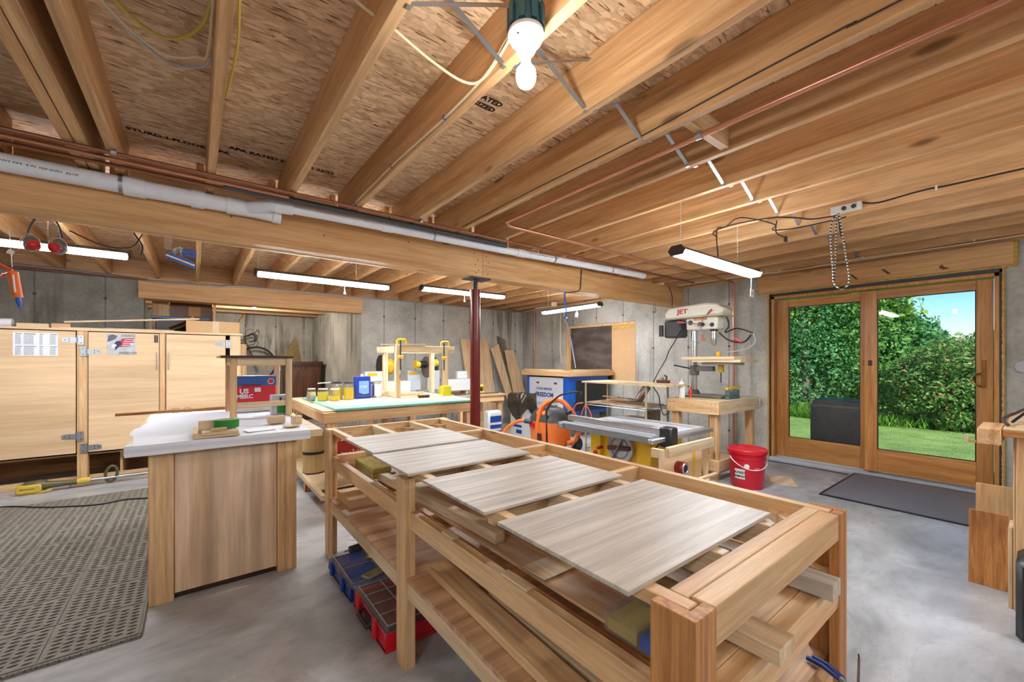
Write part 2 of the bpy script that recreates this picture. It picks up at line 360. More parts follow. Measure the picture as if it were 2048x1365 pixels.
m = MB(); m.box(-1.0,-.75,YF+.25,11.2,0,2.38); struct('wall_alcove_left', m, CONN)
m = MB(); m.box(-.75,2.33,11.2,11.45,0,2.38); struct('wall_alcove_far', m, CONX)
m = MB(); m.box(-1.0,2.58,YF+.22,11.45,2.385,2.40); struct('trim_1', m, JOIST['X'])
# rim boards closing the joist bays over the walls
m = MB(); m.box(XW+.12,XW+.25,-3.2,YF+.25,2.44,JT); m.box(XW+.0,XW+.25,-3.2,YF+.25,2.41,2.445); struct('trim_2', m, JOIST['Y'])
m = MB(); m.box(-4.2,XW+.1,YF+.11,YF+.25,2.44,JT); m.box(-4.2,XW-.01,YF,YF+.25,2.41,2.44); struct('trim_3', m, JOIST['X'])

# joists: X of the right-hand lower edge of each, both sides of the main beam
JX = [-3.42,-2.98,-2.55,-2.11,-1.67,-1.23,-.81, -.33, .10, .535, .965, 1.42, 1.835, 2.28, 2.715, 3.15, 3.59, 4.03, 4.465, 4.90, 5.34, 5.78]
JW = .042
names = {}
def joist(x, y0, y1, lab, w=JW):
    return solo('ceiling_joist', B(x-w, x, y0, y1, JB, JT), JOIST['Y'], lab, 'joist', group='ceiling joists', bevel=.003)
near_lab = {-.33:'joist left of the one with a yellow cable, pipe clip at its end', .10:'joist running straight up the photo, yellow cable along its side',
 .535:'joist drilled for a cream cable, next left of the bulb joist', .965:'joist carrying the blue bulb box and a stapled cream cable',
 1.42:'joist directly right of the bare bulb, strap brace at its lower edge', 1.835:'wide-looking joist with a thin dark cable stapled along its side',
 2.28:'joist just right of the long copper pipe, lumber block nailed against it', 2.715:'knotty joist, second to the right of the long copper pipe'}
for i, x in enumerate(JX):
    if x > -3.3:
        k = i
        if x in near_lab: lab = 'fir ' + near_lab[x]
        elif x < -.5: lab = 'fir joist %s left of the doubled joists near the frame edge' % ['','first','second','third','fourth','fifth','sixth'][min(6, 7-i if 7-i > 0 else 1)]
        else: lab = 'fir joist on the glass door side, %s right of the long copper pipe' % {14:'third',15:'fourth',16:'fifth',17:'sixth',18:'seventh',19:'eighth',20:'ninth',21:'tenth'}.get(i+0,'third')
        if x > -1.0 or x < -3: pass
        joist(x, -3.2, 3.53, lab)
solo('ceiling_joist', B(-.535,-.49,-3.2,3.53,JB,JT), JOIST['Y'], 'left board of the doubled fir joists over the pipes', 'joist', group='ceiling joists', bevel=.003)
solo('ceiling_joist', B(-.486,-.436,-3.2,3.53,JB,JT), JOIST['Y'], 'right board of the doubled fir joists over the pipes', 'joist', group='ceiling joists', bevel=.003)
ordn = ['first','second','third','fourth','fifth','sixth','seventh','eighth','ninth','tenth','eleventh','twelfth','thirteenth','fourteenth','fifteenth','sixteenth','seventeenth','eighteenth','nineteenth','twentieth','twenty-first','twenty-second']
far = [x-.05 for x in JX if x > -2.2]
for i, x in enumerate(far):
    solo('ceiling_joist', B(x-JW, x, 3.56, YF+.1, JB, JT), JOIST['Y'], 'fir joist behind the main beam, %s from the left' % ordn[i], 'joist', group='joists behind the main beam', bevel=.003)
# blocking on the beam between joists
for i in range(6, 20):
    x0, x1 = JX[i], JX[i+1]-JW
    if abs(x0+.81) < .01: x1 = -.54
    solo('blocking_board', B(x0+.002, x1-.002, 3.535, 3.557, JB+.002, JT-.06), JOIST['X'], 'short fir blocking board on the main beam between two joists', 'blocking', group='blocking above the main beam')
solo('blocking_board', B(1.84, 2.236, 1.02, 1.062, JB+.01, JB+.11), PINE['X'], 'short pale lumber block between joists carrying the copper pipe clip', 'blocking', bevel=.002)
m = B(-.76,-.57,1.78,1.86,JB+.0,JB+.09)
solo('blocking_board', B(-.80,-.54,2.0,2.06,JB,JB+.2), JOIST['X'], 'fir block between joists near the top left corner', 'blocking', bevel=.002)
# main beam of three plies, joined over the post
t = thing('main_beam', 'long laminated timber beam crossing the room on the red post', 'beam', (0,3.45,2.135))
part('beam_board', B(-4.2, 2.29, 3.45, 3.53, 2.135, 2.413), BEAM['X'], t, .002, 'left run of the beam')
part('beam_board', B(2.293, 6.10, 3.45, 3.53, 2.135, 2.413), BEAM['X'], t, .002, 'right run of the beam')
part('beam_board', B(-4.2, 6.10, 3.532, 3.585, 2.137, 2.413), BEAM['X'], t, .002)
part('beam_board', B(-4.2, 6.10, 3.587, 3.64, 2.135, 2.413), BEAM['X'], t, .002)
m = MB()
for x, z in [(2.19,2.36),(2.23,2.30),(2.2,2.25),(2.24,2.20),(2.21,2.17),(2.33,2.35),(2.36,2.29),(2.33,2.22),(2.35,2.17),(.2,2.3),(-.3,2.33),(.8,2.28),(1.5,2.35),(3.2,2.32),(4.1,2.34),(5.2,2.33)]:
    m.cyl((x,3.4475,z),(x,3.452,z),.006,seg=8)
part('nail', m, IRON, t)
# steel post
t = thing('support_post', 'oxide red round steel column under the main beam', 'column', (2.27,3.56,0))
part('shaft', MB().cyl((2.27,3.56,.01),(2.27,3.56,2.02),.052,seg=28), MAROON, t)
part('screw_jack', MB().cyl((2.27,3.56,2.02),(2.27,3.56,2.12),.024,seg=16), IRON, t)
m = MB().box(2.16,2.40,3.47,3.64,2.122,2.134); part('top_plate', m, IRON, t)
part('base_plate', B(2.17,2.37,3.46,3.66,0,.01), IRON, t)
# headers over the alcove and the glass door
t = thing('alcove_header', 'thick timber header over the alcove opening in the far wall', 'beam', (-.60,7.36,2.13))
part('header_board', B(-.60,2.35,7.36,7.50,2.13,2.405), BEAM['X'], t, .004); part('header_board', B(-.60,2.35,7.502,7.62,2.13,2.405), BEAM['X'], t, .004)
t = thing('door_header', 'knotty timber header above the sliding glass door', 'beam', (5.99,.17,2.19))
part('header_board', B(5.985,6.17,.175,2.335,2.19,2.408), BEAM['Y'], t, .003)
m = MB()
pts = [(0,0)]
random.seed(3)
for (y, s) in ((.165,-1),(2.345,1)):
    z = 2.185
    while z < 2.405:
        m.ball((6.0,y,z), .013+random.random()*.006, (1,1,1.3), 8, 6); z += .014
y = .17
while y < 2.34:
    m.ball((5.997,y,2.181), .007+random.random()*.005, (1,1.6,1), 8, 5); y += .018
part('foam_seal', m, FOAM, t)
m = MB(); z = 0
while z < 2.17:
    m.ball((6.0,2.232,z), .012+random.random()*.007, (1,.8,1.4), 8, 5); m.ball((6.0,.237,z), .010+random.random()*.006, (1,.8,1.4), 8, 5); z += .02
struct('trim_4', m, FOAM)
for (a,b,c,d,lab) in ((6.0,1.58,2.24,.02,''),):
    pass
m = MB(); m.prism([(1.02,2.24),(1.05,2.24),(1.10,2.30),(1.075,2.30)], 5.983,5.9862, 'yz'); m.prism([(1.30,2.225),(1.32,2.225),(1.375,2.285),(1.35,2.285)], 5.983,5.9862,'yz'); m.prism([(.58,2.22),(.63,2.215),(.66,2.24),(.64,2.27),(.62,2.245)],5.983,5.9862,'yz')
part('knot', m, BROWN['Y'], t)

# ---------------- sliding door
FR = OAKF
d = struct('door_1', MB().box(6.03,6.20,.262,.295,.0,2.135).box(6.03,6.20,2.175,2.21,0,2.135).box(6.03,6.20,.262,2.21,2.10,2.135), FR['Z'], .002)
def leaf(x, y0, y1, z0, z1, gy0, gy1, gz0, gz1, nm):
    struct('door_stile', B(x,x+.045,y0,gy0,z0,z1), FR['Z'], .003, d); struct('door_stile', B(x,x+.045,gy1,y1,z0,z1), FR['Z'], .003, d)
    struct('door_rail', B(x,x+.045,gy0,gy1,z0,gz0), FR['Y'], .003, d); struct('door_rail', B(x,x+.045,gy0,gy1,gz1,z1), FR['Y'], .003, d)
    struct('glass_pane', B(x+.02,x+.026,gy0-.005,gy1+.005,gz0-.005,gz1+.005), GLASS, 0, d)
    b = .008
    struct('glazing_bead', MB().box(x+.012,x+.02,gy0,gy1,gz0,gz0+b).box(x+.012,x+.02,gy0,gy1,gz1-b,gz1).box(x+.012,x+.02,gy0,gy0+b,gz0+b,gz1-b).box(x+.012,x+.02,gy1-b,gy1,gz0+b,gz1-b), BLKP, 0, d)
leaf(6.035, .30, 1.255, .05, 2.08, .41, 1.145, .305, 1.985, 'r')
leaf(6.095, 1.165, 2.17, .05, 2.08, 1.305, 2.03, .305, 1.985, 'l')
struct('threshold', MB().box(5.99,6.22,.25,2.22,0,.035).box(6.085,6.095,1.27,2.17,.035,.05), LGREY, .002, d)
struct('weather_strip', MB().box(6.022,6.03,.24,.262,0,2.16).box(6.022,6.03,2.21,2.226,0,2.16).box(6.022,6.03,.24,2.226,2.135,2.172), DGREY, 0, d)
m = MB(); m.box(6.027,6.036,.345,.375,1.19,1.30); struct('lock_plate', m, BRASS, .002, d)
m = MB().tube(arc((6.0,.375,1.11),.06,-PI/2,PI/2,10,(0,1,0),(0,0,1)),.008,8); m.box(6.025,6.036,.345,.378,1.03,1.19); struct('door_handle', m, BRASS, 0, d)
struct('door_latch', MB().box(6.08,6.094,1.262,1.285,1.24,1.30), BRASS, .002, d)
struct('door_pull', MB().box(6.022,6.034,1.19,1.22,1.24,1.30), BLKP, .002, d)
# ---------------- window opening with dark screen
w = struct('window_1', MB().box(6.02,6.2,5.93,5.985,.86,1.98).box(6.02,6.2,4.315,5.93,1.94,1.98).box(6.02,6.2,4.315,4.335,.86,1.94), PINE['Z'], .002)
struct('window_sill', B(6.02,6.2,4.335,5.93,.862,.90), PINE['Y'], .002, w)
m, nt, bs = mat('dark_window_screen')
v, _ = coords(nt, (1,70,70), rnd=0); ck = N(nt, 'TexVoronoi', inp={'Scale': 1.0, 'Randomness': .15}); L(nt, v, ck.inputs[0])
v2, _ = coords(nt, (1,2.2,6), rnd=0); cn = N(nt, 'TexNoise', inp={'Scale': 1.2, 'Detail': 5.0}); L(nt, v2, cn.inputs[0])
cc = mix(nt, ramp(nt, cn.outputs[0], [(.4,0.0),(.75,.7)]).outputs[0], srgb(50,44,42), srgb(140,128,122)); cc = mix(nt, ramp(nt, ck.outputs[0], [(.2,1.0),(.5,0.0)]).outputs[0], cc, srgb(96,88,84)); L(nt, cc, bs.inputs['Base Color']); bs.inputs['Roughness'].default_value = .35
struct('window_screen', B(6.05,6.07,4.84,5.88,.90,1.935), m, 0, w)
struct('screen_frame', MB().box(6.04,6.08,4.82,4.842,.90,1.94).box(6.04,6.08,5.88,5.93,.90,1.94), PINE['Z'], .002, w)
solo('cardboard_sheet', B(6.035,6.05,4.34,4.815,.50+.36,1.86), CARD, 'tall flat cardboard sheet closing the right part of the window opening', 'cardboard')
struct('window_foam_strip', B(6.03,6.06,4.34,4.82,1.862,1.939), FOAM, 0, w)

# ================================================================ outside
gm, nt, bs = mat('lawn_grass')
v, _ = coords(nt, (1,1,1), rnd=0); g1 = N(nt, 'TexNoise', inp={'Scale': 1.1, 'Detail': 10.0, 'Roughness': .75}); L(nt, v, g1.inputs[0])
v2, _ = coords(nt, (14,40,14), rnd=0); g2 = N(nt, 'TexNoise', inp={'Scale': 1.0, 'Detail': 5.0}); L(nt, v2, g2.inputs[0])
c = ramp(nt, g1.outputs[0], [(.35, srgb(92,126,54)), (.6, srgb(146,172,88))]).outputs[0]; c = mix(nt, .7, c, ramp(nt, g2.outputs[0], [(.35,.62),(.6,1.0)]).outputs[0], 'MULTIPLY')
L(nt, c, bs.inputs['Base Color']); bs.inputs['Roughness'].default_value = .9; bump(nt, bs, g2.outputs[0], .6, .03)
lw = MB()
nx, ny = 30, 30
vs = []; fs = []
for i in range(nx+1):
    for j in range(ny+1):
        x = 6.45 + (i/nx)**1.4*50; y = -25 + j/ny*55
        vs.append((x, y, -.10 + .02*math.sin(x*.9)+.02*math.sin(y*.7+x)))
for i in range(nx):
    for j in range(ny):
        a = i*(ny+1)+j; fs.append((a, a+ny+1, a+ny+2, a+1))
lw.add(vs, fs)
o = solo('lawn', lw, gm, 'mown green lawn seen through the sliding glass door', 'lawn', stuff=True)
struct('trim_5', B(6.27,6.6,-2,6,-.12,-.02), LGREY)
def leafmat(name, a, b, c):
    m, nt, bs = mat(name); g = N(nt, 'NewGeometry'); r = ramp(nt, g.outputs['Random Per Island'], [(0, a), (.6, b), (.8, b), (1, c)])
    L(nt, r.outputs[0], bs.inputs['Base Color']); bs.inputs['Roughness'].default_value = .5; bs.inputs['Specular IOR Level'].default_value = .3
    tr = N(nt, 'BsdfTranslucent'); L(nt, r.outputs[0], tr.inputs[0]); mx = N(nt, 'MixShader', inp={0: .35}); L(nt, bs.outputs[0], mx.inputs[1]); L(nt, tr.outputs[0], mx.inputs[2]); L(nt, mx.outputs[0], nt.nodes['Material Output'].inputs[0]); return m
LEAF = [leafmat('leaves_mid', srgb(70,122,50), srgb(120,170,76), srgb(186,214,116)), leafmat('leaves_yellow', srgb(110,146,52), srgb(166,196,78), srgb(216,228,124)),
        leafmat('leaves_blue', srgb(56,114,68), srgb(96,156,92), srgb(150,200,126)), leafmat('leaves_red', srgb(84,136,64), srgb(134,174,92), srgb(222,156,118)), leafmat('tall_grass', srgb(84,130,44), srgb(128,176,66), srgb(170,204,92))]
BARK = plain('bark', srgb(120,108,92), .9)
def crown(blobs, n, size, seed):
    rng = np.random.default_rng(seed); tot = sum(b[3]*b[4]*b[5] for b in blobs)**1; V = []; 
    for bx_, by_, bz_, rx, ry, rz in blobs:
        k = max(50, int(n*(rx*ry*rz)/tot))
        d = rng.normal(size=(k,3)); d /= np.linalg.norm(d,axis=1)[:,None]
        rad = (.62+.42*rng.random(k)**.6)*(1+.16*np.sin(d[:,0]*7+seed)*np.cos(d[:,2]*9+d[:,1]*6))
        c = d*rad[:,None]*np.array([rx,ry,rz])+np.array([bx_,by_,bz_])
        nrm = d*.6+rng.normal(size=(k,3))*.6+np.array([0,0,.5]); nrm /= np.linalg.norm(nrm,axis=1)[:,None]
        u = np.cross(nrm, rng.normal(size=(k,3))); u /= np.linalg.norm(u,axis=1)[:,None]; w = np.cross(nrm,u)
        s = (size*(.6+.8*rng.random(k)))[:,None]
        V.append(np.stack([c-u*s, c-w*s*.5, c+u*s, c+w*s*.5], 1))
    return np.concatenate(V).reshape(-1,3)
def tree(x, y, blobs, n, size, lm, seed, label, nm='tree', trunk=True, group='trees beyond the lawn'):
    t = thing(nm, label, 'tree' if nm == 'tree' else 'bush', (x,y,-.1), group)
    v = crown([(b[0],b[1],b[2],b[3],b[4],b[5]) for b in blobs], n, size, seed)
    me = bpy.data.meshes.new('crown'); nq = len(v)//4
    me.vertices.add(len(v)); me.vertices.foreach_set('co', v.ravel()); me.loops.add(nq*4); me.polygons.add(nq)
    me.loops.foreach_set('vertex_index', np.arange(nq*4)); me.polygons.foreach_set('loop_start', np.arange(nq)*4); me.update(); me.validate(); me.materials.append(lm)
    o = bpy.data.objects.new('crown', me); COL.objects.link(o); o.parent = t; ORG[o] = (0,0,0)
    if trunk:
        h = max(b[2] for b in blobs)
        m = MB().tube(spl([(0,0,0),(.1,.05,h*.4),(-.05,.1,h*.8)],4),[.11-.006*i for i in range(9)],8)
        ORG[t] = (0,0,0)
        for k, b in enumerate(blobs[:3]): m.tube([(0,0,h*.35),(b[0]*.6,b[1]*.6,b[2]*.85)],[.05,.02],6)
        part('trunk', m, BARK, t)
    return t
# local blobs (dx,dy,dz,rx,ry,rz)
tree(13.2, 5.6, [(0,0,1.6,1.3,1.5,1.7),(.5,1,2.8,1.3,1.4,1.4),(.2,-1,3.0,1.3,1.3,1.5),(.8,0,4.2,1.4,1.6,1.4)], 20700, 0.053, LEAF[1], 1, 'yellow-green leafy tree behind the left glass pane')
tree(12.9, 3.9, [(0,0,1.2,1.0,1.1,1.4),(.3,.3,2.5,1.2,1.2,1.4),(.6,-.2,3.8,1.2,1.2,1.2)], 18400, 0.046, LEAF[2], 2, 'deep green tree with a thin pale trunk beside the yellow-green one')
tree(14.6, 4.4, [(0,0,3.0,1.6,2.4,2.4),(0,.5,5.2,1.7,2.2,1.6)], 16099, 0.068, LEAF[1], 3, 'tall mid green tree standing behind the left pane trees')
tree(14.2, 2.95, [(0,0,1.5,1.3,1.2,1.6),(.2,.3,3.0,1.3,1.15,1.3),(.4,.4,4.1,1.1,.85,.75)], 19550, 0.056, LEAF[0], 4, 'broad mid green tree at the left of the right pane')
tree(15.0, 2.05, [(0,.2,1.5,1.3,.8,1.1),(0,.5,2.15,1.1,.45,.75)], 16099, 0.056, LEAF[2], 5, 'green tree stepping down under the blue sky')
tree(16.2, .6, [(0,0,1.0,1.3,1.3,1.1),(0,-.3,1.7,1.2,.8,.6),(0,-.9,2.3,1,.7,.7)], 16099, 0.062, LEAF[0], 6, 'distant green tree below the open sky at right')
tree(12.6, 1.15, [(0,0,.75,1.0,1.1,.85),(-.1,-.2,1.35,.8,.8,.55),(.1,.55,.8,.7,.6,.7)], 18400, 0.04, LEAF[3], 7, 'rounded bush with reddish flower heads behind the lawn', 'flowering_bush', True, 'bushes at the lawn edge')
tree(13.0, -.3, [(0,0,.9,1.1,1.2,1.0),(.2,-.3,1.8,1.0,1.0,.7)], 13799, 0.046, LEAF[3], 8, 'red-tinged bush at the right edge of the glass', 'flowering_bush', True, 'bushes at the lawn edge')
tree(19, -3.2, [(0,0,2.2,2,2.4,2.2)], 9200, 0.087, LEAF[0], 9, 'green tree far right behind the bushes')
tree(18, 8.5, [(0,0,3,3,3.4,3.4)], 11500, 0.087, LEAF[0], 10, 'large green tree far left beyond the glass')
# tall grass fringe
rng = np.random.default_rng(5); V = []
k = 9000; y = rng.uniform(-4, 9, k); x = 11.7+rng.random(k)*.8+.25*np.sin(y*1.7); h = .0+.22*rng.random(k)*(1+.4*np.sin(y*2.3)); a = rng.uniform(0, PI, k); w_ = .008
lean = rng.normal(size=(k,2))*.08
p0 = np.stack([x-np.cos(a)*w_, y-np.sin(a)*w_, np.full(k,-.1)],1); p1 = np.stack([x+np.cos(a)*w_, y+np.sin(a)*w_, np.full(k,-.1)],1)
p2 = np.stack([x+np.cos(a)*w_*.6+lean[:,0], y+np.sin(a)*w_*.6+lean[:,1], h],1); p3 = np.stack([x-np.cos(a)*w_*.6+lean[:,0], y-np.sin(a)*w_*.6+lean[:,1], h],1)
v = np.stack([p0,p1,p2,p3],1).reshape(-1,3); me = bpy.data.meshes.new('tall_grass'); me.vertices.add(len(v)); me.vertices.foreach_set('co', v.ravel()); me.loops.add(k*4); me.polygons.add(k)
me.loops.foreach_set('vertex_index', np.arange(k*4)); me.polygons.foreach_set('loop_start', np.arange(k)*4); me.update(); me.materials.append(LEAF[4])
o = bpy.data.objects.new('tall_grass', me); COL.objects.link(o); o['kind'] = 'stuff'; o['label'] = 'unmown tall grass along the foot of the bushes'; o['category'] = 'grass'
# covered box outside the left pane
t = thing('covered_grill', 'dark covered box standing outside against the left glass pane', 'grill', (6.35,1.6,-.1))
part('cover', MB().prism([(1.33,-.02),(1.87,-.02),(1.875,.72),(1.83,.80),(1.35,.80),(1.32,.72)],6.36,6.75,'yz'), plain('charcoal_cover', srgb(84,82,88), .45, noise=.3), t, .012)
part('cover_rim', MB().box(6.355,6.76,1.315,1.88,.70,.73), plain('cover_hem', srgb(110,104,98), .7), t, .004)
# ================================================================ lamps
HOUS = plain('lamp_housing', srgb(58,48,46), .4, .3); CHAIN = plain('cord_white', srgb(220,214,200), .5)
def tube_light(c, L_, ang, label, ztop=JB, dark=True, ch=None):
    x, y, z = c
    t = thing('tube_light', label, 'light', c, 'hanging tube lights', rz=ang)
    h = L_/2; ORG[t] = (0,0,0)
    m = MB()
    m.prism([(-.034,.0),(.034,.0),(.046,.020),(.040,.034),(.024,.045),(-.024,.045),(-.040,.034),(-.046,.020)], -h, h, 'yz')
    part('housing', m, HOUS if dark else WHITE, t, 0)
    part('lit_diffuser', MB().prism([(-.056,-.002),(-.036,-.020),(.036,-.020),(.056,-.002),(.050,.014),(.034,-.001),(-.034,-.001),(-.050,.014)], -h+.02, h-.02, 'yz'), TUBE, t)
    part('end_cap', MB().prism([(-.042,-.02),(.042,-.02),(.064,.014),(.036,.047),(-.036,.047),(-.064,.014)], -h-.012, -h+.004, 'yz'), HOUS, t)
    part('end_cap', MB().prism([(-.042,-.02),(.042,-.02),(.064,.014),(.036,.047),(-.036,.047),(-.064,.014)], h-.004, h+.012, 'yz'), HOUS, t)
    for cx in (ch or (-h*.82, h*.82)):
        m = MB(); n = max(4, int((ztop-z-.045)/.02))
        for i in range(n):
            m.ball((cx, 0, .045+(i+.5)*(ztop-z-.045)/n), .0042, (1,1,2.4), 6, 4)
        part('chain', m, CHAIN, t)
    return t
TL = []
TL.append(tube_light((1.07,4.45,2.10), 1.25, 0, 'lit tube light hanging left of centre between the pull chain and the blue box', ch=(-.605,.28)))
TL.append(tube_light((2.78,4.60,2.17), 1.20, -.04, 'lit tube light hanging just behind the red post', ch=(-.57,.30)))
TL.append(tube_light((-1.05,4.60,2.15), 1.25, 0, 'lit tube light at the left frame edge behind the ear muffs', ch=(-.25,.17)))
TL.append(tube_light((4.66,4.56,2.10), 1.26, PI/2-.04, 'lit tube light hanging above the dark screened window', ztop=JT))
TL.append(tube_light((3.28,1.56,2.05), 1.26, 0, 'lit tube light with dark housing hanging left of the glass door header', ch=(-.58,.29)))
TL.append(tube_light((-1.9,-.6,2.12), 1.25, 0, 'added unseen tube light behind the camera on the cabinet side', ch=(-.23,.21)))  # extra tube out of view, added to brighten the room
TL.append(tube_light((2.6,-1.5,2.12), 1.25, 0, 'added unseen tube light behind the camera on the glass door side', ch=(-.34,.53)))  # another added tube, unseen, for more light on the door side
# pull chains with bells
def hang(t, mb, mt, nm='pull_cord'):
    M = (Matrix.Translation(t.location) @ Matrix.Rotation(t.rotation_euler[2], 4, 'Z')).inverted()
    return part(nm, mb.moved(M), mt, t)
for (x,y,z,t) in ((1.22,4.40,2.08,TL[0]),(2.74,4.55,2.15,TL[1])):
    m = MB().tube([(x,y,z+.012),(x,y,z-.07)],.0025,6); m.lathe([(.004,-.055),(.006,-.075),(.013,-.10),(.0,-.10)], (x,y,z), 10); hang(t, m, SKINV, 'pull_chain')
x, y = 3.72, 1.515
hang(TL[4], MB().tube([(x,y,2.045),(x,y,1.90)],.0025,6), SKINV); hang(TL[4], MB().prism([(3.685,1.835),(3.75,1.83),(3.757,1.90),(3.69,1.90)],1.507,1.509,'xz'), PAPER, 'paper_tag'); hang(TL[4], MB().box(3.70,3.742,1.5055,1.5065,1.85,1.885), LGREY, 'tag_print')
hang(TL[3], MB().tube([(4.66,4.40,2.09),(4.66,4.40,2.03)],.0025,6), SKINV); hang(TL[3], MB().obox((4.66,4.41,2.0),(.004,.05,.07),(.2,0,0)), SKINV, 'paper_tag')
def bulb_fixture(c, label, box=TEAL, bm=None):
    x, y, z = c
    t = thing('ceiling_bulb', label, 'light', c)
    m = MB(); ORG[t] = (0,0,0)
    pr = [(0,.20),(.052,.20),(.060,.135),(0,.135)]
    m.lathe([(.048,.205),(.055,.12)], (0,0,0), 18)
    for k in range(9):
        a = 2*PI*k/9; m.box(-.006,.006,-.004,.004,.12,.2) if False else m.obox((.057*math.cos(a),.057*math.sin(a),.165),(.008,.02,.07),(0,0,a))
    part('junction_box', m, box, t)
    m = MB().lathe([(.02,.128),(.058,.122),(.060,.110),(.05,.092),(.036,.085),(.030,.06),(.022,.05)], (0,0,0), 24)
    lh = part('lampholder', m, WHITE, t)
    m = MB(); part('screw', MB().cyl((.045,0,.088),(.045,0,.106),.005,seg=8), IRON, lh); part('screw', MB().cyl((-.045,0,.088),(-.045,0,.106),.005,seg=8), IRON, lh)
    part('bulb_neck', MB().lathe([(.0165,.05),(.0165,.025),(.02,.012)], (0,0,0), 16), LGREY, t)
    bb_ = part('bulb', MB().lathe([(.0,-.058),(.012,-.056),(.024,-.048),(.031,-.034),(.033,-.018),(.030,0),(.02,.013),(.0165,.02)], (0,0,0), 20), bm or BULB, t)
    return t
b = bulb_fixture((.852,1.03,2.243), 'bare lit bulb in white holder on a blue box between the joists'); b.rotation_euler = (0,0,.3)
b2 = bulb_fixture((.885,9.1,2.30), 'small bright bare bulb under the alcove ceiling above the bicycle', bm=BULBA); b2.scale = (1,1,.45)
b3 = bulb_fixture((-1.4,-1.6,2.42), 'added unseen fill bulb behind the camera')  # added fill bulb out of view, lifts the ceiling brightness
b4 = bulb_fixture((3.6,-.9,2.42), 'added unseen fill bulb behind the camera near the right bench')  # added fill bulb on the bench side, never in view

b5 = bulb_fixture((.30,-.75,2.42), 'added unseen fill bulb behind the camera over its left shoulder')  # unseen bulb added to light the joist bays ahead
b6 = bulb_fixture((-.14,-2.2,2.42), 'added unseen fill bulb far behind the camera')  # unseen bulb added for more light on the left ceiling
# ================================================================ the long frame table in front
T_ = .842
t = thing('frame_table', 'long open-topped lumber work table in front with four grey panels on it', 'table', (1.13,1.66,0))
for (x, s) in ((.69, 1), (1.58, -1)):
    for (y, q, lab) in ((.37, 1, 'corner'), (1.63, 1, 'mid'), (2.95, -1, 'corner')):
        if lab == 'corner':
            m = MB().prism([(x,y),(x+s*.072,y),(x+s*.072,y+q*.026),(x+s*.026,y+q*.026),(x+s*.026,y+q*.092),(x,y+q*.092)], 0, T_)
            part('leg', m, CEDAR['Z'] if y < 1 else PINE['Z'], t, .0015)
        else:
            m = MB().prism([(x,y),(x+s*.05,y),(x+s*.05,y+.075),(x+s*.028,y+.075),(x+s*.028,y+.085),(x,y+.085)], 0, .80 if s > 0 else .76)
            part('leg', m, CEDAR['Z'] if False else PINE['Z'], t, .0015)
def rail_set(zt, h, mt, inner=True):
    for x0, x1 in ((.717,.752),(1.518,1.553)):
        part('long_rail', B(x0,x1,.40,2.92,zt-(.03 if x0 < 1 else h),zt), mt['Y'], t, .002)
    part('short_rail', B(.764,1.506,.372,.42,zt-h-.004,zt), mt['X'], t, .002)
    part('short_rail', B(.754,1.516,.422,.462,zt-h,zt-.001), mt['X'], t, .002)
    part('short_rail', B(.754,1.516,2.90,2.94,zt-h,zt), mt['X'], t, .002)
rail_set(T_, .072, PINE)
for x in (.985, 1.26):
    part('inner_rail', B(x,x+.038,.464,2.898,T_-.072,T_-.001), PALE['Y'], t, .002)
for y in (1.07, 1.66, 2.28):
    for a, b in ((.754,.983),(1.025,1.258),(1.30,1.516)):
        part('cross_rail', B(a,b,y,y+.036,T_-.072,T_-.003), PINE['X'], t, .002)
for (x, y, sx, sy) in ((.754,2.898,1,-1),(1.023,2.898,1,-1),(1.258,2.898,-1,-1),(1.516,2.898,-1,-1),(1.516,.464,-1,1),(1.300,.464,1,1),(1.516,1.70,-1,1),(1.516,1.655,-1,-1)):
    part('corner_gusset', MB().prism([(x,y),(x+sx*.10,y),(x,y+sy*.10)], T_-.070, T_-.035), PINE['X'], t)
part('corner_gusset', MB().prism([(1.722,.80),(1.80,.80),(1.722,.70)], .732,.75,'yz'), PINE['Y'], t)
# middle level
for x0, x1 in ((.717,.752),(1.518,1.553)): part('long_rail', B(x0,x1,.40,2.92,.585,.66), PINE['Y'], t, .002)
part('short_rail', B(.764,1.506,.372,.418,.57,.655), PINE['X'], t, .002); part('short_rail', B(.754,1.516,.42,.462,.585,.654), PINE['X'], t, .002)
part('short_rail', B(.754,1.516,2.90,2.94,.585,.66), PINE['X'], t, .002)
for y in (1.07,1.66,2.28): part('cross_rail', B(.754,1.516,y,y+.036,.545,.598), CEDAR['X'], t, .002)
for x in (.985,1.26): part('inner_rail', B(x,x+.036,.464,2.898,.535,.544), PALE['Y'], t, .001)
# lower shelf
for x0, x1 in ((.705,.743),(1.527,1.565)): part('long_rail', B(x0,x1,.40,2.92,.30,.37), PALE['Y'], t, .002)
part('short_rail', B(.764,1.506,.385,.42,.30,.37), PINE['X'], t, .002); part('short_rail', B(.754,1.516,2.88,2.92,.30,.37), PINE['X'], t, .002)
part('shelf_board', B(.70,1.57,.41,2.90,.371,.388), PLYB['X'], t, .001, 'brown plywood lower shelf')
# four grey panels on the top
labs = ['grey wood-grain panel nearest the camera, largest on the frame table', 'second grey wood-grain panel from the camera on the frame table', 'third grey wood-grain panel from the camera on the frame table', 'grey wood-grain panel at the far end of the frame table']
for k, (x0,x1,y0,y1) in enumerate(((.662,1.335,.49,.925),(.672,1.32,1.005,1.42),(.662,1.29,1.525,1.935),(.68,1.29,1.98,2.45))):
    solo('panel_board', B(x0,x1,y0,y1,T_+.001,T_+.011), GREYW['X'], labs[k], 'panel', group='grey panels on the frame table', bevel=.001)
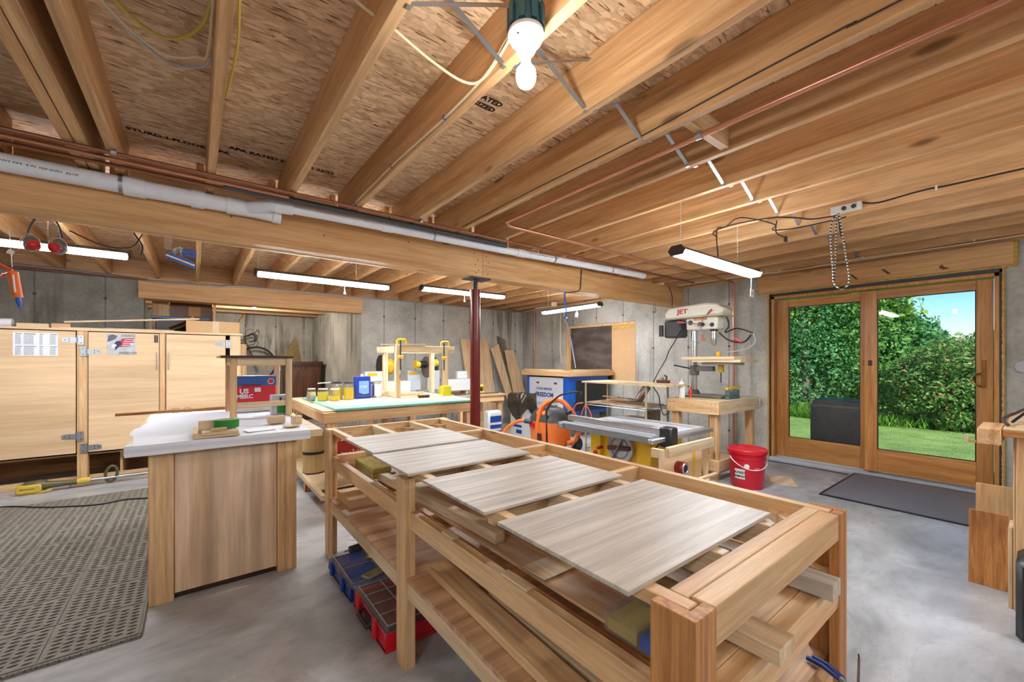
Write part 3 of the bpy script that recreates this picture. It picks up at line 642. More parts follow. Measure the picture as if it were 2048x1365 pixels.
# things on the middle level
z1 = .60; zr = .661
def lum(x0,x1,y0,y1,z0,z1_, lab, mt=PALE, ax='Y', nm='lumber_strip', rz=0, grp='lumber lying in the frame table'):
    if rz:
        return solo(nm, MB().box(-(x1-x0)/2,(x1-x0)/2,-(y1-y0)/2,(y1-y0)/2,0,z1_-z0), mt[ax], lab, 'lumber', loc=((x0+x1)/2,(y0+y1)/2,z0), group=grp, rz=rz, bevel=.0015)
    return solo(nm, B(x0,x1,y0,y1,z0,z1_), mt[ax], lab, 'lumber', group=grp, bevel=.0015)
lum(1.03,1.50,.43,2.0,z1,z1+.012,'wide brown plank under clear film on the middle level',PLYB,'Y','wide_plank')
lum(.86,1.025,.45,2.86,z1,z1+.010,'long brown plank on the middle level beside the wooden sticks',PLYB,'Y','wide_plank')
lum(.855,.90,1.25,2.5,z1+.012,z1+.055,'square-edged pale stick ending beside the middle leg panel',PALE,'Y','lumber_stick',rz=.05)
lum(.76,.782,.50,2.7,z1,z1+.03,'thin pale moulding along the left middle rail',PALE,'Y')
lum(.79,.802,.50,2.85,z1,z1+.028,'narrow amber moulding next to the thin pale one',CEDAR,'Y')
lum(.86,1.02,.95,1.06,z1+.0125,z1+.016,'whitish offcut lying across the long brown plank',PALE,'Y','offcut_board')
lum(.72,.75,1.28,1.36,zr,zr+.008,'small pale offcut on the left middle rail, farther one',PALE,'Y','offcut_board')
lum(.72,.75,.87,.99,zr,zr+.008,'small pale offcut on the left middle rail, nearer one',PALE,'Y','offcut_board')
lum(.86,.97,2.42,2.86,z1+.011,z1+.02,'white board under the wool block at the far end',GREYW,'X','offcut_board')
lum(1.33,1.395,.34,1.5,zr,zr+.045,'grey-white square lumber sticking out over the near middle rail',GREYW,'Y','lumber_beam')
lum(.96,1.045,.335,.95,zr,zr+.035,'broad pale board end sticking out behind the near corner leg',PALE,'Y','lumber_beam')
# film over the planks
m = MB(); vs=[]; fs=[]; rng = np.random.default_rng(2)
nx_, ny_ = 14, 40
for i in range(nx_+1):
    for j in range(ny_+1):
        vs.append((1.0+.42*i/nx_, .55+1.5*j/ny_, z1+.024+.008*rng.random()))
for i in range(nx_):
    for j in range(ny_): a = i*(ny_+1)+j; fs.append((a,a+ny_+1,a+ny_+2,a+1))
m.add(vs,fs); solo('plastic_film', m, FILM, 'crinkled clear plastic film over the wide plank on the middle level', 'plastic film')
t2 = thing('wool_block', 'two stacked yellow mineral wool offcuts on the middle level', 'insulation', (.85,2.5,z1+.021))
part('wool_slab', B(.80,.91,2.33,2.66,z1+.021,z1+.05), CORK, t2, .004); part('wool_slab', B(.80,.91,2.33,2.66,z1+.052,z1+.08), CORK, t2, .004)
# clear organiser on the middle level
t2 = thing('parts_box', 'clear plastic parts box with yellow and blue contents behind the near corner leg', 'box', (.86,.55,z1+.011))
part('tray', MB().box(.83,.955,.50,.69,z1+.011,z1+.014).box(.83,.833,.50,.69,z1+.014,z1+.06).box(.952,.955,.50,.69,z1+.014,z1+.06).box(.833,.952,.50,.503,z1+.014,z1+.06).box(.833,.952,.687,.69,z1+.014,z1+.06).box(.833,.952,.59,.593,z1+.014,z1+.058), PLAST, t2)
part('lid', MB().box(.827,.958,.497,.693,z1+.061,z1+.066), PLAST, t2, .002)
part('yellow_card', B(.836,.949,.596,.684,z1+.015,z1+.045), plain('straw_card', srgb(200,178,96), .6), t2); part('blue_card', B(.836,.949,.506,.587,z1+.015,z1+.045), BLUEB, t2)
# on the lower shelf
lum(.77,.86,.42,1.60,.389,.42,'thick tan board with a rounded edge lying along the lower shelf',PINE,'Y','wide_plank',rz=-.035)
lum(.88,.93,.45,1.3,.389,.41,'pale pine board next to the thick tan one on the lower shelf',PALE,'Y','wide_plank',rz=-.02)
lum(1.15,1.20,.37,1.3,.389,.425,'grooved pale moulding under the near middle rail',PALE,'Y','lumber_beam')
lum(1.0,1.12,.45,.9,.389,.43,'short thick lumber block on the lower shelf near the corner leg',PINE,'Y','lumber_beam')
lum(1.25,1.45,.5,.9,.389,.398,'thin plywood piece on the lower shelf by the right near leg',PLY,'Y','offcut_board')
t2 = thing('cardboard_box', 'flat open cardboard tray on the far end of the lower shelf', 'box', (.86,2.72,.389))
m = MB().box(.745,1.02,2.60,2.86,.389,.392).box(.745,.749,2.60,2.86,.392,.44).box(1.016,1.02,2.60,2.86,.392,.44).box(.749,1.016,2.60,2.604,.392,.44).box(.749,1.016,2.856,2.86,.392,.44)
part('tray', m, CARD, t2); part('lid_sheet', B(.75,1.015,2.605,2.855,.436,.439), CARD, t2)
# pliers and saw blade at the near right
t2 = thing('pliers', 'blue-handled pliers at the near end of the lower shelf', 'pliers', (1.43,.38,.40))
part('handle', MB().tube([(1.47,.44,.397),(1.46,.40,.402),(1.43,.35,.405)],.007,8), BLUE, t2); part('handle', MB().tube([(1.49,.43,.397),(1.475,.39,.402),(1.435,.345,.409)],.007,8), BLUE, t2)
part('jaws', MB().cyl((1.432,.347,.407),(1.40,.31,.41),.008,.004,8), STEEL, t2)
t2 = thing('marking_blade', 'thin steel blade standing up by the near right leg', 'blade', (1.55,.33,.36))
part('blade', MB().bar((1.535,.34,.0),(1.552,.335,.42),.007,.0015), STEEL, t2); part('tip', MB().bar((1.552,.335,.42),(1.555,.337,.43),.004,.0015), IRON, t2)

# organisers on the floor under it
def organiser(c, sx, sy, h, label, body, cells, glyph):
    x, y = c; t = thing('parts_organizer', label, 'organizer', (x,y,0)); a, b = sx/2, sy/2
    m = MB().box(x-a,x+a,y-b,y+b,.006,h*.2); k = .006
    m.box(x-a,x-a+k,y-b,y+b,h*.2,h*.75).box(x+a-k,x+a,y-b,y+b,h*.2,h*.75).box(x-a+k,x+a-k,y-b,y-b+k,h*.2,h*.75).box(x-a+k,x+a-k,y+b-k,y+b,h*.2,h*.75)
    part('base', m, body, t, .004)
    nxk, nyk = cells
    for i in range(nxk):
        for j in range(nyk):
            x0 = x-a+.02+(sx-.04)/nxk*i; x1 = x0+(sx-.04)/nxk-.006; y0 = y-b+.02+(sy-.04)/nyk*j; y1 = y0+(sy-.04)/nyk-.006
            bn = part('bin', MB().box(x0,x1,y0,y1,h*.22,h*.25).box(x0,x0+.002,y0,y1,h*.25,h*.72).box(x1-.002,x1,y0,y1,h*.25,h*.72).box(x0+.002,x1-.002,y0,y0+.002,h*.25,h*.72).box(x0+.002,x1-.002,y1-.002,y1,h*.25,h*.72), glyph, t)
    part('lid', MB().box(x-a-.003,x+a+.003,y-b-.003,y+b+.003,h*.96,h), PLAST, t, .003)
    rb = MB()
    for i in range(nxk+1): xx = x-a+.017+(sx-.04)/nxk*i; rb.box(xx-.003,xx+.003,y-b+.014,y+b-.014,h*.952,h*.958)
    for j in range(nyk+1): yy = y-b+.017+(sy-.04)/nyk*j; rb.box(x-a+.014,x+a-.014,yy-.003,yy+.003,h*.945,h*.951)
    part('lid_ribs', rb, LGREY, t)
    part('lid_rim', MB().box(x-a-.004,x-a+.012,y-b-.004,y+b+.004,h*.76,h*.95).box(x+a-.012,x+a+.004,y-b-.004,y+b+.004,h*.76,h*.95).box(x-a+.012,x+a-.012,y-b-.004,y-b+.01,h*.76,h*.95).box(x-a+.012,x+a-.012,y+b-.01,y+b+.004,h*.76,h*.95), PLAST, t, .002)
    return t
o1 = organiser((.845,1.985), .37, .44, .125, 'red parts organizer with clear lid on the floor under the frame table', REDB, (3,4), plain('red_bin', srgb(140,40,30), .4))
for yy in (1.87,2.10):
    part('latch', B(.640,.657,yy-.016,yy+.016,.03,.118), REDB, o1, .003)
part('carry_handle', MB().tube([(.655,1.91,.075),(.632,1.92,.06),(.632,2.05,.06),(.655,2.06,.075)],.010,8), BLKP, o1)
part('side_badge', B(.6585,.6605,1.93,2.04,.03,.085), BLKP, o1)
st_ = part('sticker', MB().box(.93,1.0,1.80,1.86,.126,.127), INK, o1)
part('sticker_writing', txt('M12', .03, (.935,1.815,.1275), (1,0,0), (0,1,0), .0004), WHITE, st_)
o2 = organiser((.845,2.48), .38, .44, .10, 'blue parts organizer behind the red one on the floor', BLUE, (2,2), BLUEB)
part('latch', B(.637,.653,2.36,2.40,.02,.095), BLUE, o2, .003); part('latch', B(.637,.653,2.58,2.62,.02,.095), BLUE, o2, .003)
solo('screw_bag', MB().prism([(.72,2.30),(.90,2.36),(.93,2.30),(.75,2.24)],.101,.118), FILM if False else plain('bag_screws', srgb(176,164,120), .5, .2, noise=.5), 'clear bag of brassy screws on the blue organizer', 'bag', bevel=.006)
m = MB(); rng = np.random.default_rng(8)
for k in range(26):
    p = (.80+rng.random()*.08, 2.46+rng.random()*.08, .106+rng.random()*.02); q = rng.normal(size=3)*.012; m.cyl(p, (p[0]+q[0],p[1]+q[1],p[2]+abs(q[2])), .004, seg=6)
solo('fastener_pile', m, plain('brass_bits', srgb(186,176,120), .35, .8), 'pile of loose brass fasteners on the blue organizer', 'fasteners', stuff=True)
t2 = thing('drill_attachment', 'grey cylindrical drill attachment lying on the blue organizer', 'tool', (.86,2.62,.125))
part('barrel', MB().cyl((.76,2.63,.124),(.86,2.645,.124),.022,seg=16), DGREY, t2); part('collar', MB().cyl((.861,2.645,.124),(.90,2.65,.124),.018,seg=16), CARDD, t2); part('shank', MB().cyl((.725,2.625,.124),(.759,2.63,.124),.005,seg=8), STEEL, t2)

# ================================================================ white-covered workbench
t = thing('workbench', 'plywood-sided workbench under white paper on the left', 'workbench', (.16,3.6,0))
for (x0,x1) in ((-.195,-.09),(.40,.505)):
    part('leg', B(x0,x1,2.87,2.91,0,.815), PINE['Z'], t, .002); part('leg', B(x0,x1,4.28,4.32,0,.815), PINE['Z'], t, .002)
part('side_board', B(-.195,-.155,2.912,3.0,0,.815), PINE['Z'], t, .002)
part('end_panel', B(-.088,.398,2.885,2.903,.035,.812), PLYP['Z'], t, .001)
part('side_panel', B(-.193,-.175,3.0,4.28,.035,.812), PLYP['Z'], t, .001); part('side_panel', B(.49,.503,2.912,4.28,.035,.812), PLYP['Z'], t, .001)
part('kick_strip', B(-.088,.398,2.905,2.93,0,.034), DARKW['X'], t)
part('top_board', B(-.285,.645,2.815,4.40,.818,.862), PALE['X'], t, .002)
# paper cover
m = MB(); xs = np.linspace(-.28,.572,18); ys = np.linspace(2.808,4.395,30); vs=[]; fs=[]; rng = np.random.default_rng(4)
def pz(x,y): return .8655+.0015*math.sin(x*17+y*5)+.001*math.sin(y*23)
def pe(y): return .016*math.sin(y*5.1)+.010*(1 if int(y*3.1)%2 else -1)
for y in ys:
    for k, x in enumerate(xs):
        vs.append((x+(pe(y) if k == 0 and y > 2.9 else 0), y, pz(x,y)))
n = len(xs)
for j in range(len(ys)-1):
    for i in range(n-1): fs.append((j*n+i, j*n+i+1, (j+1)*n+i+1, (j+1)*n+i))
m.add(vs, fs)
b0 = len(m.v)
vs = [(x, 2.806, pz(x,2.808)) for x in xs] + [(x, 2.803, .812+.001*math.sin(x*9)) for x in xs]
m.add(vs, [(i, i+n, i+n+1, i+1) for i in range(n-1)])
m.add([(x, 2.806, pz(x,2.808)) for x in xs]+[(x,2.808,pz(x,2.808)) for x in xs], [(i,i+1,i+n+1,i+n) for i in range(n-1)])
pm, nt, bs = mat('gridded_paper'); v, _ = coords(nt, (90,90,90), rnd=0); g = N(nt,'TexBrick',inp={'Scale':1.0,'Mortar Size':.05}); L(nt,v,g.inputs[0])
g.inputs[1].default_value = srgb(226,228,234); g.inputs[2].default_value = srgb(222,225,232); g.inputs[3].default_value = srgb(206,210,220); L(nt,g.outputs[0],bs.inputs['Base Color']); bs.inputs['Roughness'].default_value=.75
cv = solo('paper_cover', m, pm, 'white paper sheet folded over the workbench top', 'paper')
ZB = .869
# ---- things on the paper-covered bench
t = thing('side_table', 'unfinished side table with dark glossy top standing on the paper cover', 'side table', (.42,3.95,ZB))
zt = 1.335
for (x,y) in ((.225,3.66),(.588,3.66),(.225,4.26),(.588,4.26)):
    m = MB().prism([(x-.021,y-.021),(x+.021,y-.021),(x+.021,y+.021),(x-.021,y+.021)], ZB, zt-.018); part('leg', m, PINE['Z'] if x < .4 else PALE['Z'], t, .002)
part('apron', B(.247,.566,3.648,3.664,zt-.075,zt-.019), PALE['X'], t, .001); part('apron', B(.247,.566,4.256,4.272,zt-.075,zt-.019), PALE['X'], t, .001)
part('apron', B(.213,.229,3.682,4.238,zt-.075,zt-.019), PALE['Y'], t, .001); part('apron', B(.584,.60,3.682,4.238,zt-.075,zt-.019), PALE['Y'], t, .001)
part('tabletop', B(.145,.615,3.60,4.31,zt-.018,zt), DARKW['X'], t, .003)
part('stretcher', B(.247,.566,3.652,3.668,ZB+.075,ZB+.115), PALE['X'], t, .001)
t = thing('pizza_carton', 'red and blue printed carton standing under the side table', 'box', (.42,4.12,ZB))
part('carton', B(.262,.555,4.05,4.19,ZB,ZB+.30), RED, t, .006)
part('blue_band', B(.261,.556,4.049,4.191,ZB+.215,ZB+.298), plain('carton_blue', srgb(34,90,160), .45), t, .002)
part('handle_slot', MB().tube([(.31,4.046,ZB+.215),(.44,4.046,ZB+.215)],.012,10), plain('carton_red_dark', srgb(170,16,28), .4), t)
m = MB().cyl((.515,4.0485,ZB+.252),(.515,4.047,ZB+.252),.024,seg=20); rb = part('round_badge', m, WHITE, t); part('badge_disc', MB().cyl((.515,4.0469,ZB+.252),(.515,4.0455,ZB+.252),.020,seg=20), RED, rb)
part('printed_letters', txt('US', .055, (.29,4.047,ZB+.155), (1,0,0), (0,0,1), .0005, bold=.002), PAPER, t); part('printed_letters', txt('MERC', .045, (.268,4.047,ZB+.115), (1,0,0), (0,0,1), .0005, bold=.002), PAPER, t)
part('label', B(.395,.44,4.0465,4.049,ZB+.165,ZB+.20), PAPER, t); part('white_base', B(.26,.557,4.047,4.193,ZB+.001,ZB+.035), WHITE, t)
t = thing('label_carton', 'small white carton with green landscape picture in front of the red carton', 'box', (.535,3.75,ZB))
part('carton', B(.475,.60,3.70,3.80,ZB,ZB+.155), LGREY, t, .002) ; m = MB().box(.512,.598,3.697,3.6995,ZB+.01,ZB+.075); part('green_field', m, GREEN, t)
part('printed_trees', MB().box(.512,.598,3.6975,3.6997,ZB+.076,ZB+.10).box(.53,.545,3.6975,3.6997,ZB+.10,ZB+.14).box(.57,.59,3.6975,3.6997,ZB+.105,ZB+.125), plain('print_dark', srgb(70,74,70), .6), t)
for i,(x,y,sx,sy,h,rz,lab) in enumerate(((.44,3.22,.10,.06,.05,.15,'pale lumber block beside the leaning cardboard scrap'),(.545,3.10,.05,.05,.055,.4,'small pale cube beside the cardboard scrap'))):
    solo('wood_block', MB().box(-sx/2,sx/2,-sy/2,sy/2,0,h), PALE['X'], lab, 'wood block', loc=(x,y,ZB), rz=rz, bevel=.002)
t = thing('cardboard_scrap', 'small upright cardboard scrap leaning on its flat base', 'cardboard', (.50,3.0,ZB))
part('base_flap', B(.455,.54,2.96,3.03,ZB,ZB+.006), CARD, t); part('upright_flap', MB().bar((.505,2.99,ZB+.006),(.535,3.03,ZB+.085),.045,.004,(1,0,0)), CARD, t)
t = thing('wood_jig', 'stacked plywood jig pieces at the front of the paper cover', 'jig', (.10,2.86,ZB))
part('lower_plate', B(-.01,.205,2.83,2.99,ZB,ZB+.010), PALE['X'], t, .001); part('upper_plate', B(.03,.20,2.845,2.93,ZB+.011,ZB+.028), PALE['X'], t, .001)
part('cap_block', B(.07,.145,2.855,2.885,ZB+.029,ZB+.045), PLYB['X'], t, .001); part('fence_strip', B(-.008,.012,2.83,3.10,ZB+.0105,ZB+.03), PALE['Y'], t, .001)
part('rear_block', B(.015,.20,3.02,3.04,ZB,ZB+.075), PALE['X'], t, .001)
t = thing('tape_roll', 'green masking tape roll on the wooden jig', 'tape', (.145,2.965,ZB+.011))
ORG[t] = (0,0,0)
part('tape_band', MB().lathe([(.042,0),(.066,0),(.066,.048),(.042,.048),(.042,0)], (0,0,0), 32), GREEN, t); part('core', MB().lathe([(.038,0),(.0415,0),(.0415,.048),(.038,.048),(.038,0)], (0,0,0), 32), CARD, t)
t.scale = (.95,.8,1); t.location = (.15,2.985,ZB+.0305)
solo('wooden_dowel', MB().tube([(-.47,4.22,.895),(.20,4.24,.895)],.013,12), CEDAR['X'], 'long orange-brown dowel overhanging the back left of the bench', 'dowel')
t = thing('eyeglasses', 'thin-framed eyeglasses standing at the back of the paper cover', 'glasses', (-.09,4.30,ZB))
for x in (-.125,-.05):
    part('lens_rim', MB().tube([(x+.032*math.cos(a)*(1.0), 4.30, ZB+.022+.020*math.sin(a)) for a in [2*PI*k/20 for k in range(20)]], .0018, 6, closed=True), DGREY, t)
    part('lens', MB().add([(x+.030*math.cos(a),4.30,ZB+.022+.018*math.sin(a)) for a in [2*PI*k/20 for k in range(20)]]+[(x+.030*math.cos(a),4.3015,ZB+.022+.018*math.sin(a)) for a in [2*PI*k/20 for k in range(20)]],[tuple(range(20)),tuple(range(20,40))[::-1]]+[(k,(k+1)%20,20+(k+1)%20,20+k) for k in range(20)]), GLASS, t)
part('bridge', MB().tube([(-.095,4.30,ZB+.028),(-.0875,4.298,ZB+.031),(-.08,4.30,ZB+.028)],.0018,6), DGREY, t)
part('temple', MB().tube([(-.157,4.30,ZB+.026),(-.15,4.37,ZB+.026),(-.148,4.385,ZB+.004)],.0018,6), DGREY, t); part('temple', MB().tube([(-.018,4.30,ZB+.026),(-.025,4.37,ZB+.026),(-.027,4.385,ZB+.004)],.0018,6), DGREY, t)
solo('paper_sheet', MB().prism([(.25,2.90),(.40,2.93),(.385,3.05),(.30,3.04),(.235,3.0)], ZB, ZB+.0015), PAPER, 'loose white paper scrap on the bench by the tape roll', 'paper')

# ================================================================ tall storage cabinet on the left
t = thing('storage_cabinet', 'long birch plywood cabinet with strap-hinged doors along the left wall', 'cabinet', (-1.8,6.2,0))
YC = 6.20
part('cabinet_top', B(-4.1,.475,YC-.03,7.34,1.61,1.632), PLY['X'], t, .002)
part('end_panel', B(.345,.455,YC+.001,7.34,0,1.609), PLY['Z'], t, .001); part('back_panel', B(-4.1,.344,7.32,7.34,.30,1.609), PLYB['Z'], t)
part('post', B(-.978,-.898,YC-.02,YC+.07,0,1.609), PINE['Z'], t, .002); part('post', B(-.322,-.268,YC-.012,YC+.04,.06,1.609), PINE['Z'], t, .002); part('post', B(-2.25,-2.17,YC-.02,YC+.07,0,1.609), PINE['Z'], t, .002)
part('bottom_board', B(-4.1,.344,YC+.072,7.32,.285,.30), PLYB['X'], t)
part('base_rail', B(-4.1,-2.26,YC+.04,YC+.08,0,.07), PINE['X'], t, .002); part('base_rail', B(-2.16,-.98,YC+.04,YC+.08,0,.07), PINE['X'], t, .002); part('base_rail', B(-.897,.344,YC+.04,YC+.08,0,.07), PINE['X'], t, .002)
part('base_back', B(-4.1,.344,7.0,7.02,0,.285), CEDAR['X'], t)
part('base_divider', B(-.66,-.64,YC+.09,7.0,.0,.284), PINE['Z'], t)
def door(x0, x1, handle_x, hx, hz, side):
    dd = part('door', B(x0,x1,YC-.032,YC-.012,.33,1.60), PLY['X'], t, .0015)
    if handle_x is not None:
        h = part('handle', MB().cyl((handle_x,YC-.062,1.19),(handle_x,YC-.062,1.385),.0055,seg=10).cyl((handle_x,YC-.062,1.21),(handle_x,YC-.032,1.21),.004,seg=8).cyl((handle_x,YC-.062,1.365),(handle_x,YC-.032,1.365),.004,seg=8), CHROME, dd)
    for z in hz:
        s = side; y = YC-.036
        pts = [(hx,z+.028),(hx-s*.085,z+.028),(hx-s*.11,z+.018),(hx-s*.11,z-.018),(hx-s*.085,z-.028),(hx,z-.028)]
        m = MB().prism(pts, y, y+.003, 'xz'); m.box(hx+s*.004,hx+s*.05,y,y+.003,z-.05,z+.05); m.cyl((hx+s*.002,y-.003,z-.05),(hx+s*.002,y-.003,z+.05),.006,seg=10)
        hg = part('strap_hinge', m, STEEL, dd, .0006)
        for bx_, bz in ((-s*.085,0),(-s*.055,.012),(-s*.055,-.012),(s*.03,.03),(s*.03,-.03)):
            part('hinge_screw', MB().cyl((hx+bx_,y-.0015,z+bz),(hx+bx_,y,z+bz),.005,seg=8), IRON, hg)
door(-1.60,-.985,None,-.975,(1.51,.505),1)
door(-.892,-.325,-.346,-.9,(1.392,.375),-1)
door(-.262,.298,-.243,.302,(1.50,),1)
door(-2.16,-1.604,-1.64,-2.165,(1.51,.505),-1)
door(-3.2,-2.26,-2.95,-2.252,(1.51,.505),1)
part('catch', MB().box(-.366,-.352,YC-.037,YC-.032,1.50,1.585).box(-.348,-.334,YC-.037,YC-.032,1.50,1.585), IRON, t, .001)
# printed chart and eagle poster on the doors
t = thing('printed_chart', 'white sheet with columns of small print on the leftmost cabinet door', 'poster', (-1.26,6.163,1.345))
part('sheet', B(-1.412,-1.11,6.164,6.1665,1.345,1.575), PAPER, t)
m = MB(); rng = np.random.default_rng(11)
for blk, (za, zb) in enumerate(((1.455,1.56),(1.352,1.435))):
    for cx, wd in ((-1.395,.035),(-1.34,.065),(-1.235,.02),(-1.165,.04)):
        z = zb
        if True:
            m.box(cx,cx+wd*1.2,6.1632,6.1641,z-.002,z+.004); z -= .012
        while z > za:
            x = cx
            while x < cx+wd:
                w_ = .004+rng.random()*.006; m.box(x,min(x+w_,cx+wd),6.1634,6.1641,z-.0035,z+.001); x += w_+.003
            z -= .0095
part('print_columns', m, plain('chart_ink', srgb(84,88,84), .8), t, stuff=True)
t = thing('eagle_poster', 'small poster of an eagle with red striped wings on the second cabinet door', 'poster', (-.638,6.163,1.358))
part('sheet', B(-.752,-.524,6.164,6.1665,1.358,1.588), plain('poster_grey', srgb(190,192,198), .6, noise=.25), t)
def pp(pts, y=6.1632): return MB().prism([(-.752+.228*a, 1.358+.23*b) for a,b in pts], y, 6.1641, 'xz')
part('eagle_wing', pp([(.35,.55),(.55,.78),(.98,.82),(.9,.68),(.96,.60),(.8,.54),(.86,.44),(.6,.40),(.45,.38)]), plain('poster_red', srgb(176,40,60), .6), t)
m = MB()
for k in range(4): m.add(*(lambda q:(q.v,q.f))(pp([(.52+.02*k,.44+.085*k),(.55+.02*k,.47+.085*k),(.93,.50+.09*k),(.92,.475+.09*k)],6.1628)))
part('wing_stripes', m, PAPER, t, stuff=True)
part('eagle_body', pp([(.22,.42),(.30,.62),(.42,.68),(.52,.58),(.46,.42),(.36,.30),(.26,.18),(.30,.34)],6.1630), plain('poster_navy', srgb(40,40,92), .6), t)
part('eagle_head', pp([(.16,.42),(.22,.50),(.32,.50),(.34,.42),(.24,.37),(.18,.33)],6.1626), PAPER, t)
part('dark_cloud', pp([(.02,.60),(.05,.9),(.2,.97),(.38,.9),(.30,.76),(.16,.66)]), plain('poster_dark', srgb(96,98,110), .7), t)
part('poster_lettering', txt('FREEDOM', .032, (-.655,6.1632,1.368), (1,0,0), (0,0,1), .0003), INK, t); part('poster_lettering', txt('AMERICA', .028, (-.64,6.1632,1.558), (1,0,0), (0,0,1), .0003), INK, t)
# things on top of the cabinet
zc = 1.633
t = thing('cardboard_carton', 'taped brown carton with open flap at the right end of the cabinet top', 'box', (.18,6.55,zc))
part('carton', B(-.085,.45,6.25,6.85,zc,zc+.145), CARD, t, .003); part('tape_strip', MB().box(.17,.235,6.247,6.2495,zc,zc+.145), plain('packing_tape', srgb(214,190,150), .3), t)
part('flap', MB().add([(-.086,6.26,zc+.146),(-.086,6.84,zc+.146),(-.25,6.84,zc+.06),(-.25,6.26,zc+.06),(-.083,6.26,zc+.148),(-.083,6.84,zc+.148),(-.247,6.84,zc+.062),(-.247,6.26,zc+.062)],[(0,1,2,3),(7,6,5,4),(0,4,5,1),(1,5,6,2),(2,6,7,3),(3,7,4,0)]), CARDD, t)
part('raised_flap', MB().prism([(-.18,zc+.12),(.03,zc+.15),(-.02,zc+.25)], 6.86, 6.864, 'xz'), CARDD, t)
t = thing('storage_tote', 'grey tote with blue lid behind the boards on the cabinet top', 'tote', (-.10,7.0,zc))
part('tub', MB().prism([(-.40,6.89),(.10,6.89),(.10,7.24),(-.40,7.24)],zc,zc+.20), DGREY, t, .01); part('lid', B(-.44,.16,6.88,7.28,zc+.20,zc+.235), plain('tote_blue', srgb(52,92,130), .45), t, .008)
lum(-1.12,-.30,6.22,6.30,zc,zc+.012,'thin flat board along the front of the cabinet top',PALE,'X','lumber_strip',grp='boards on the cabinet top')
lum(-.95,-.02,6.31,6.36,zc+.0,zc+.015,'second thin strip behind the front one on the cabinet top',PALE,'X','lumber_strip',grp='boards on the cabinet top')
solo('lumber_strip', MB().bar((-1.10,6.37,zc+.075),(.04,6.24,zc+.165),.03,.018), PALE['X'], 'long slanting strip resting on the carton on the cabinet top', 'lumber', group='boards on the cabinet top', bevel=.001)
lum(-1.42,-1.20,6.30,6.45,zc,zc+.045,'short thick board block at the left on the cabinet top',PALE,'X','lumber_block',grp='boards on the cabinet top')
lum(-1.19,-1.05,6.34,6.50,zc,zc+.055,'small dark-ended block beside the thick board on the cabinet top',PLYB,'X','lumber_block',grp='boards on the cabinet top')
lum(-.8,-.2,6.42,6.62,zc,zc+.03,'flat grey panel lying behind the strips on the cabinet top',GREYW,'X','grey_board',grp='boards on the cabinet top')
solo('paper_roll', MB().cyl((-1.85,6.42,zc+.045),(-1.47,6.42,zc+.045),.045,seg=20), PAPER, 'white rolled paper at the far left of the cabinet top', 'paper roll')
# string trimmer on the floor
t = thing('string_trimmer', 'yellow and olive cordless string trimmer lying in front of the cabinet', 'string trimmer', (-1.0,6.02,0))
OL = plain('olive_plastic', srgb(92,84,52), .45); TY = plain('trimmer_yellow', srgb(206,176,70), .4)
m = MB().tube([(-1.33,6.03,.065),(-1.29,6.03,.07),(-1.2,6.03,.072),(-1.14,6.03,.066),(-1.02,6.03,.062),(-.93,6.03,.06)],[.03,.052,.055,.036,.026,.026],14); part('motor_body', m, OL, t)
bt = part('battery', MB().obox((-1.27,6.01,.055),(.17,.09,.08)), TY, t, .012); part('battery_foot', MB().tube([(-1.33,5.99,.012),(-1.2,5.985,.010),(-1.12,6.0,.018)],.009,8), TY, t)
part('side_writing', txt('BRUSHLESS', .02, (-1.325,5.963,.05), (1,0,0), (0,0,1), .0004), INK, bt)
part('coupling', MB().tube([(-.95,6.03,.062),(-.90,6.03,.066),(-.85,6.03,.062)],[.03,.038,.026],12), TY, t)
part('trigger', MB().tube([(-1.0,6.02,.035),(-.99,6.01,.02),(-1.03,6.0,.010)],.005,6), DGREY, t)
part('shaft', MB().cyl((-.85,6.03,.062),(.30,6.07,.05),.014,seg=12), STEEL, t)
m = MB().tube([(-.70+.045*math.cos(a)+.01*math.sin(a), 6.03-.02*math.sin(a), .10+.085*math.sin(a)) for a in [2*PI*k/24 for k in range(24)]],.014,10,closed=True); part('loop_handle', m, OL, t)
# thin black cord on the mat
solo('power_cord', MB().tube(spl([(-1.9,5.45,.022),(-1.37,5.55,.022),(-1.1,5.36,.022),(-.95,5.25,.022),(-.68,5.12,.022),(-.5,5.15,.022),(-.3,5.05,.022)],6),.006,8), BLACK, 'thin black power cord lying across the far end of the rubber mat', 'cord')
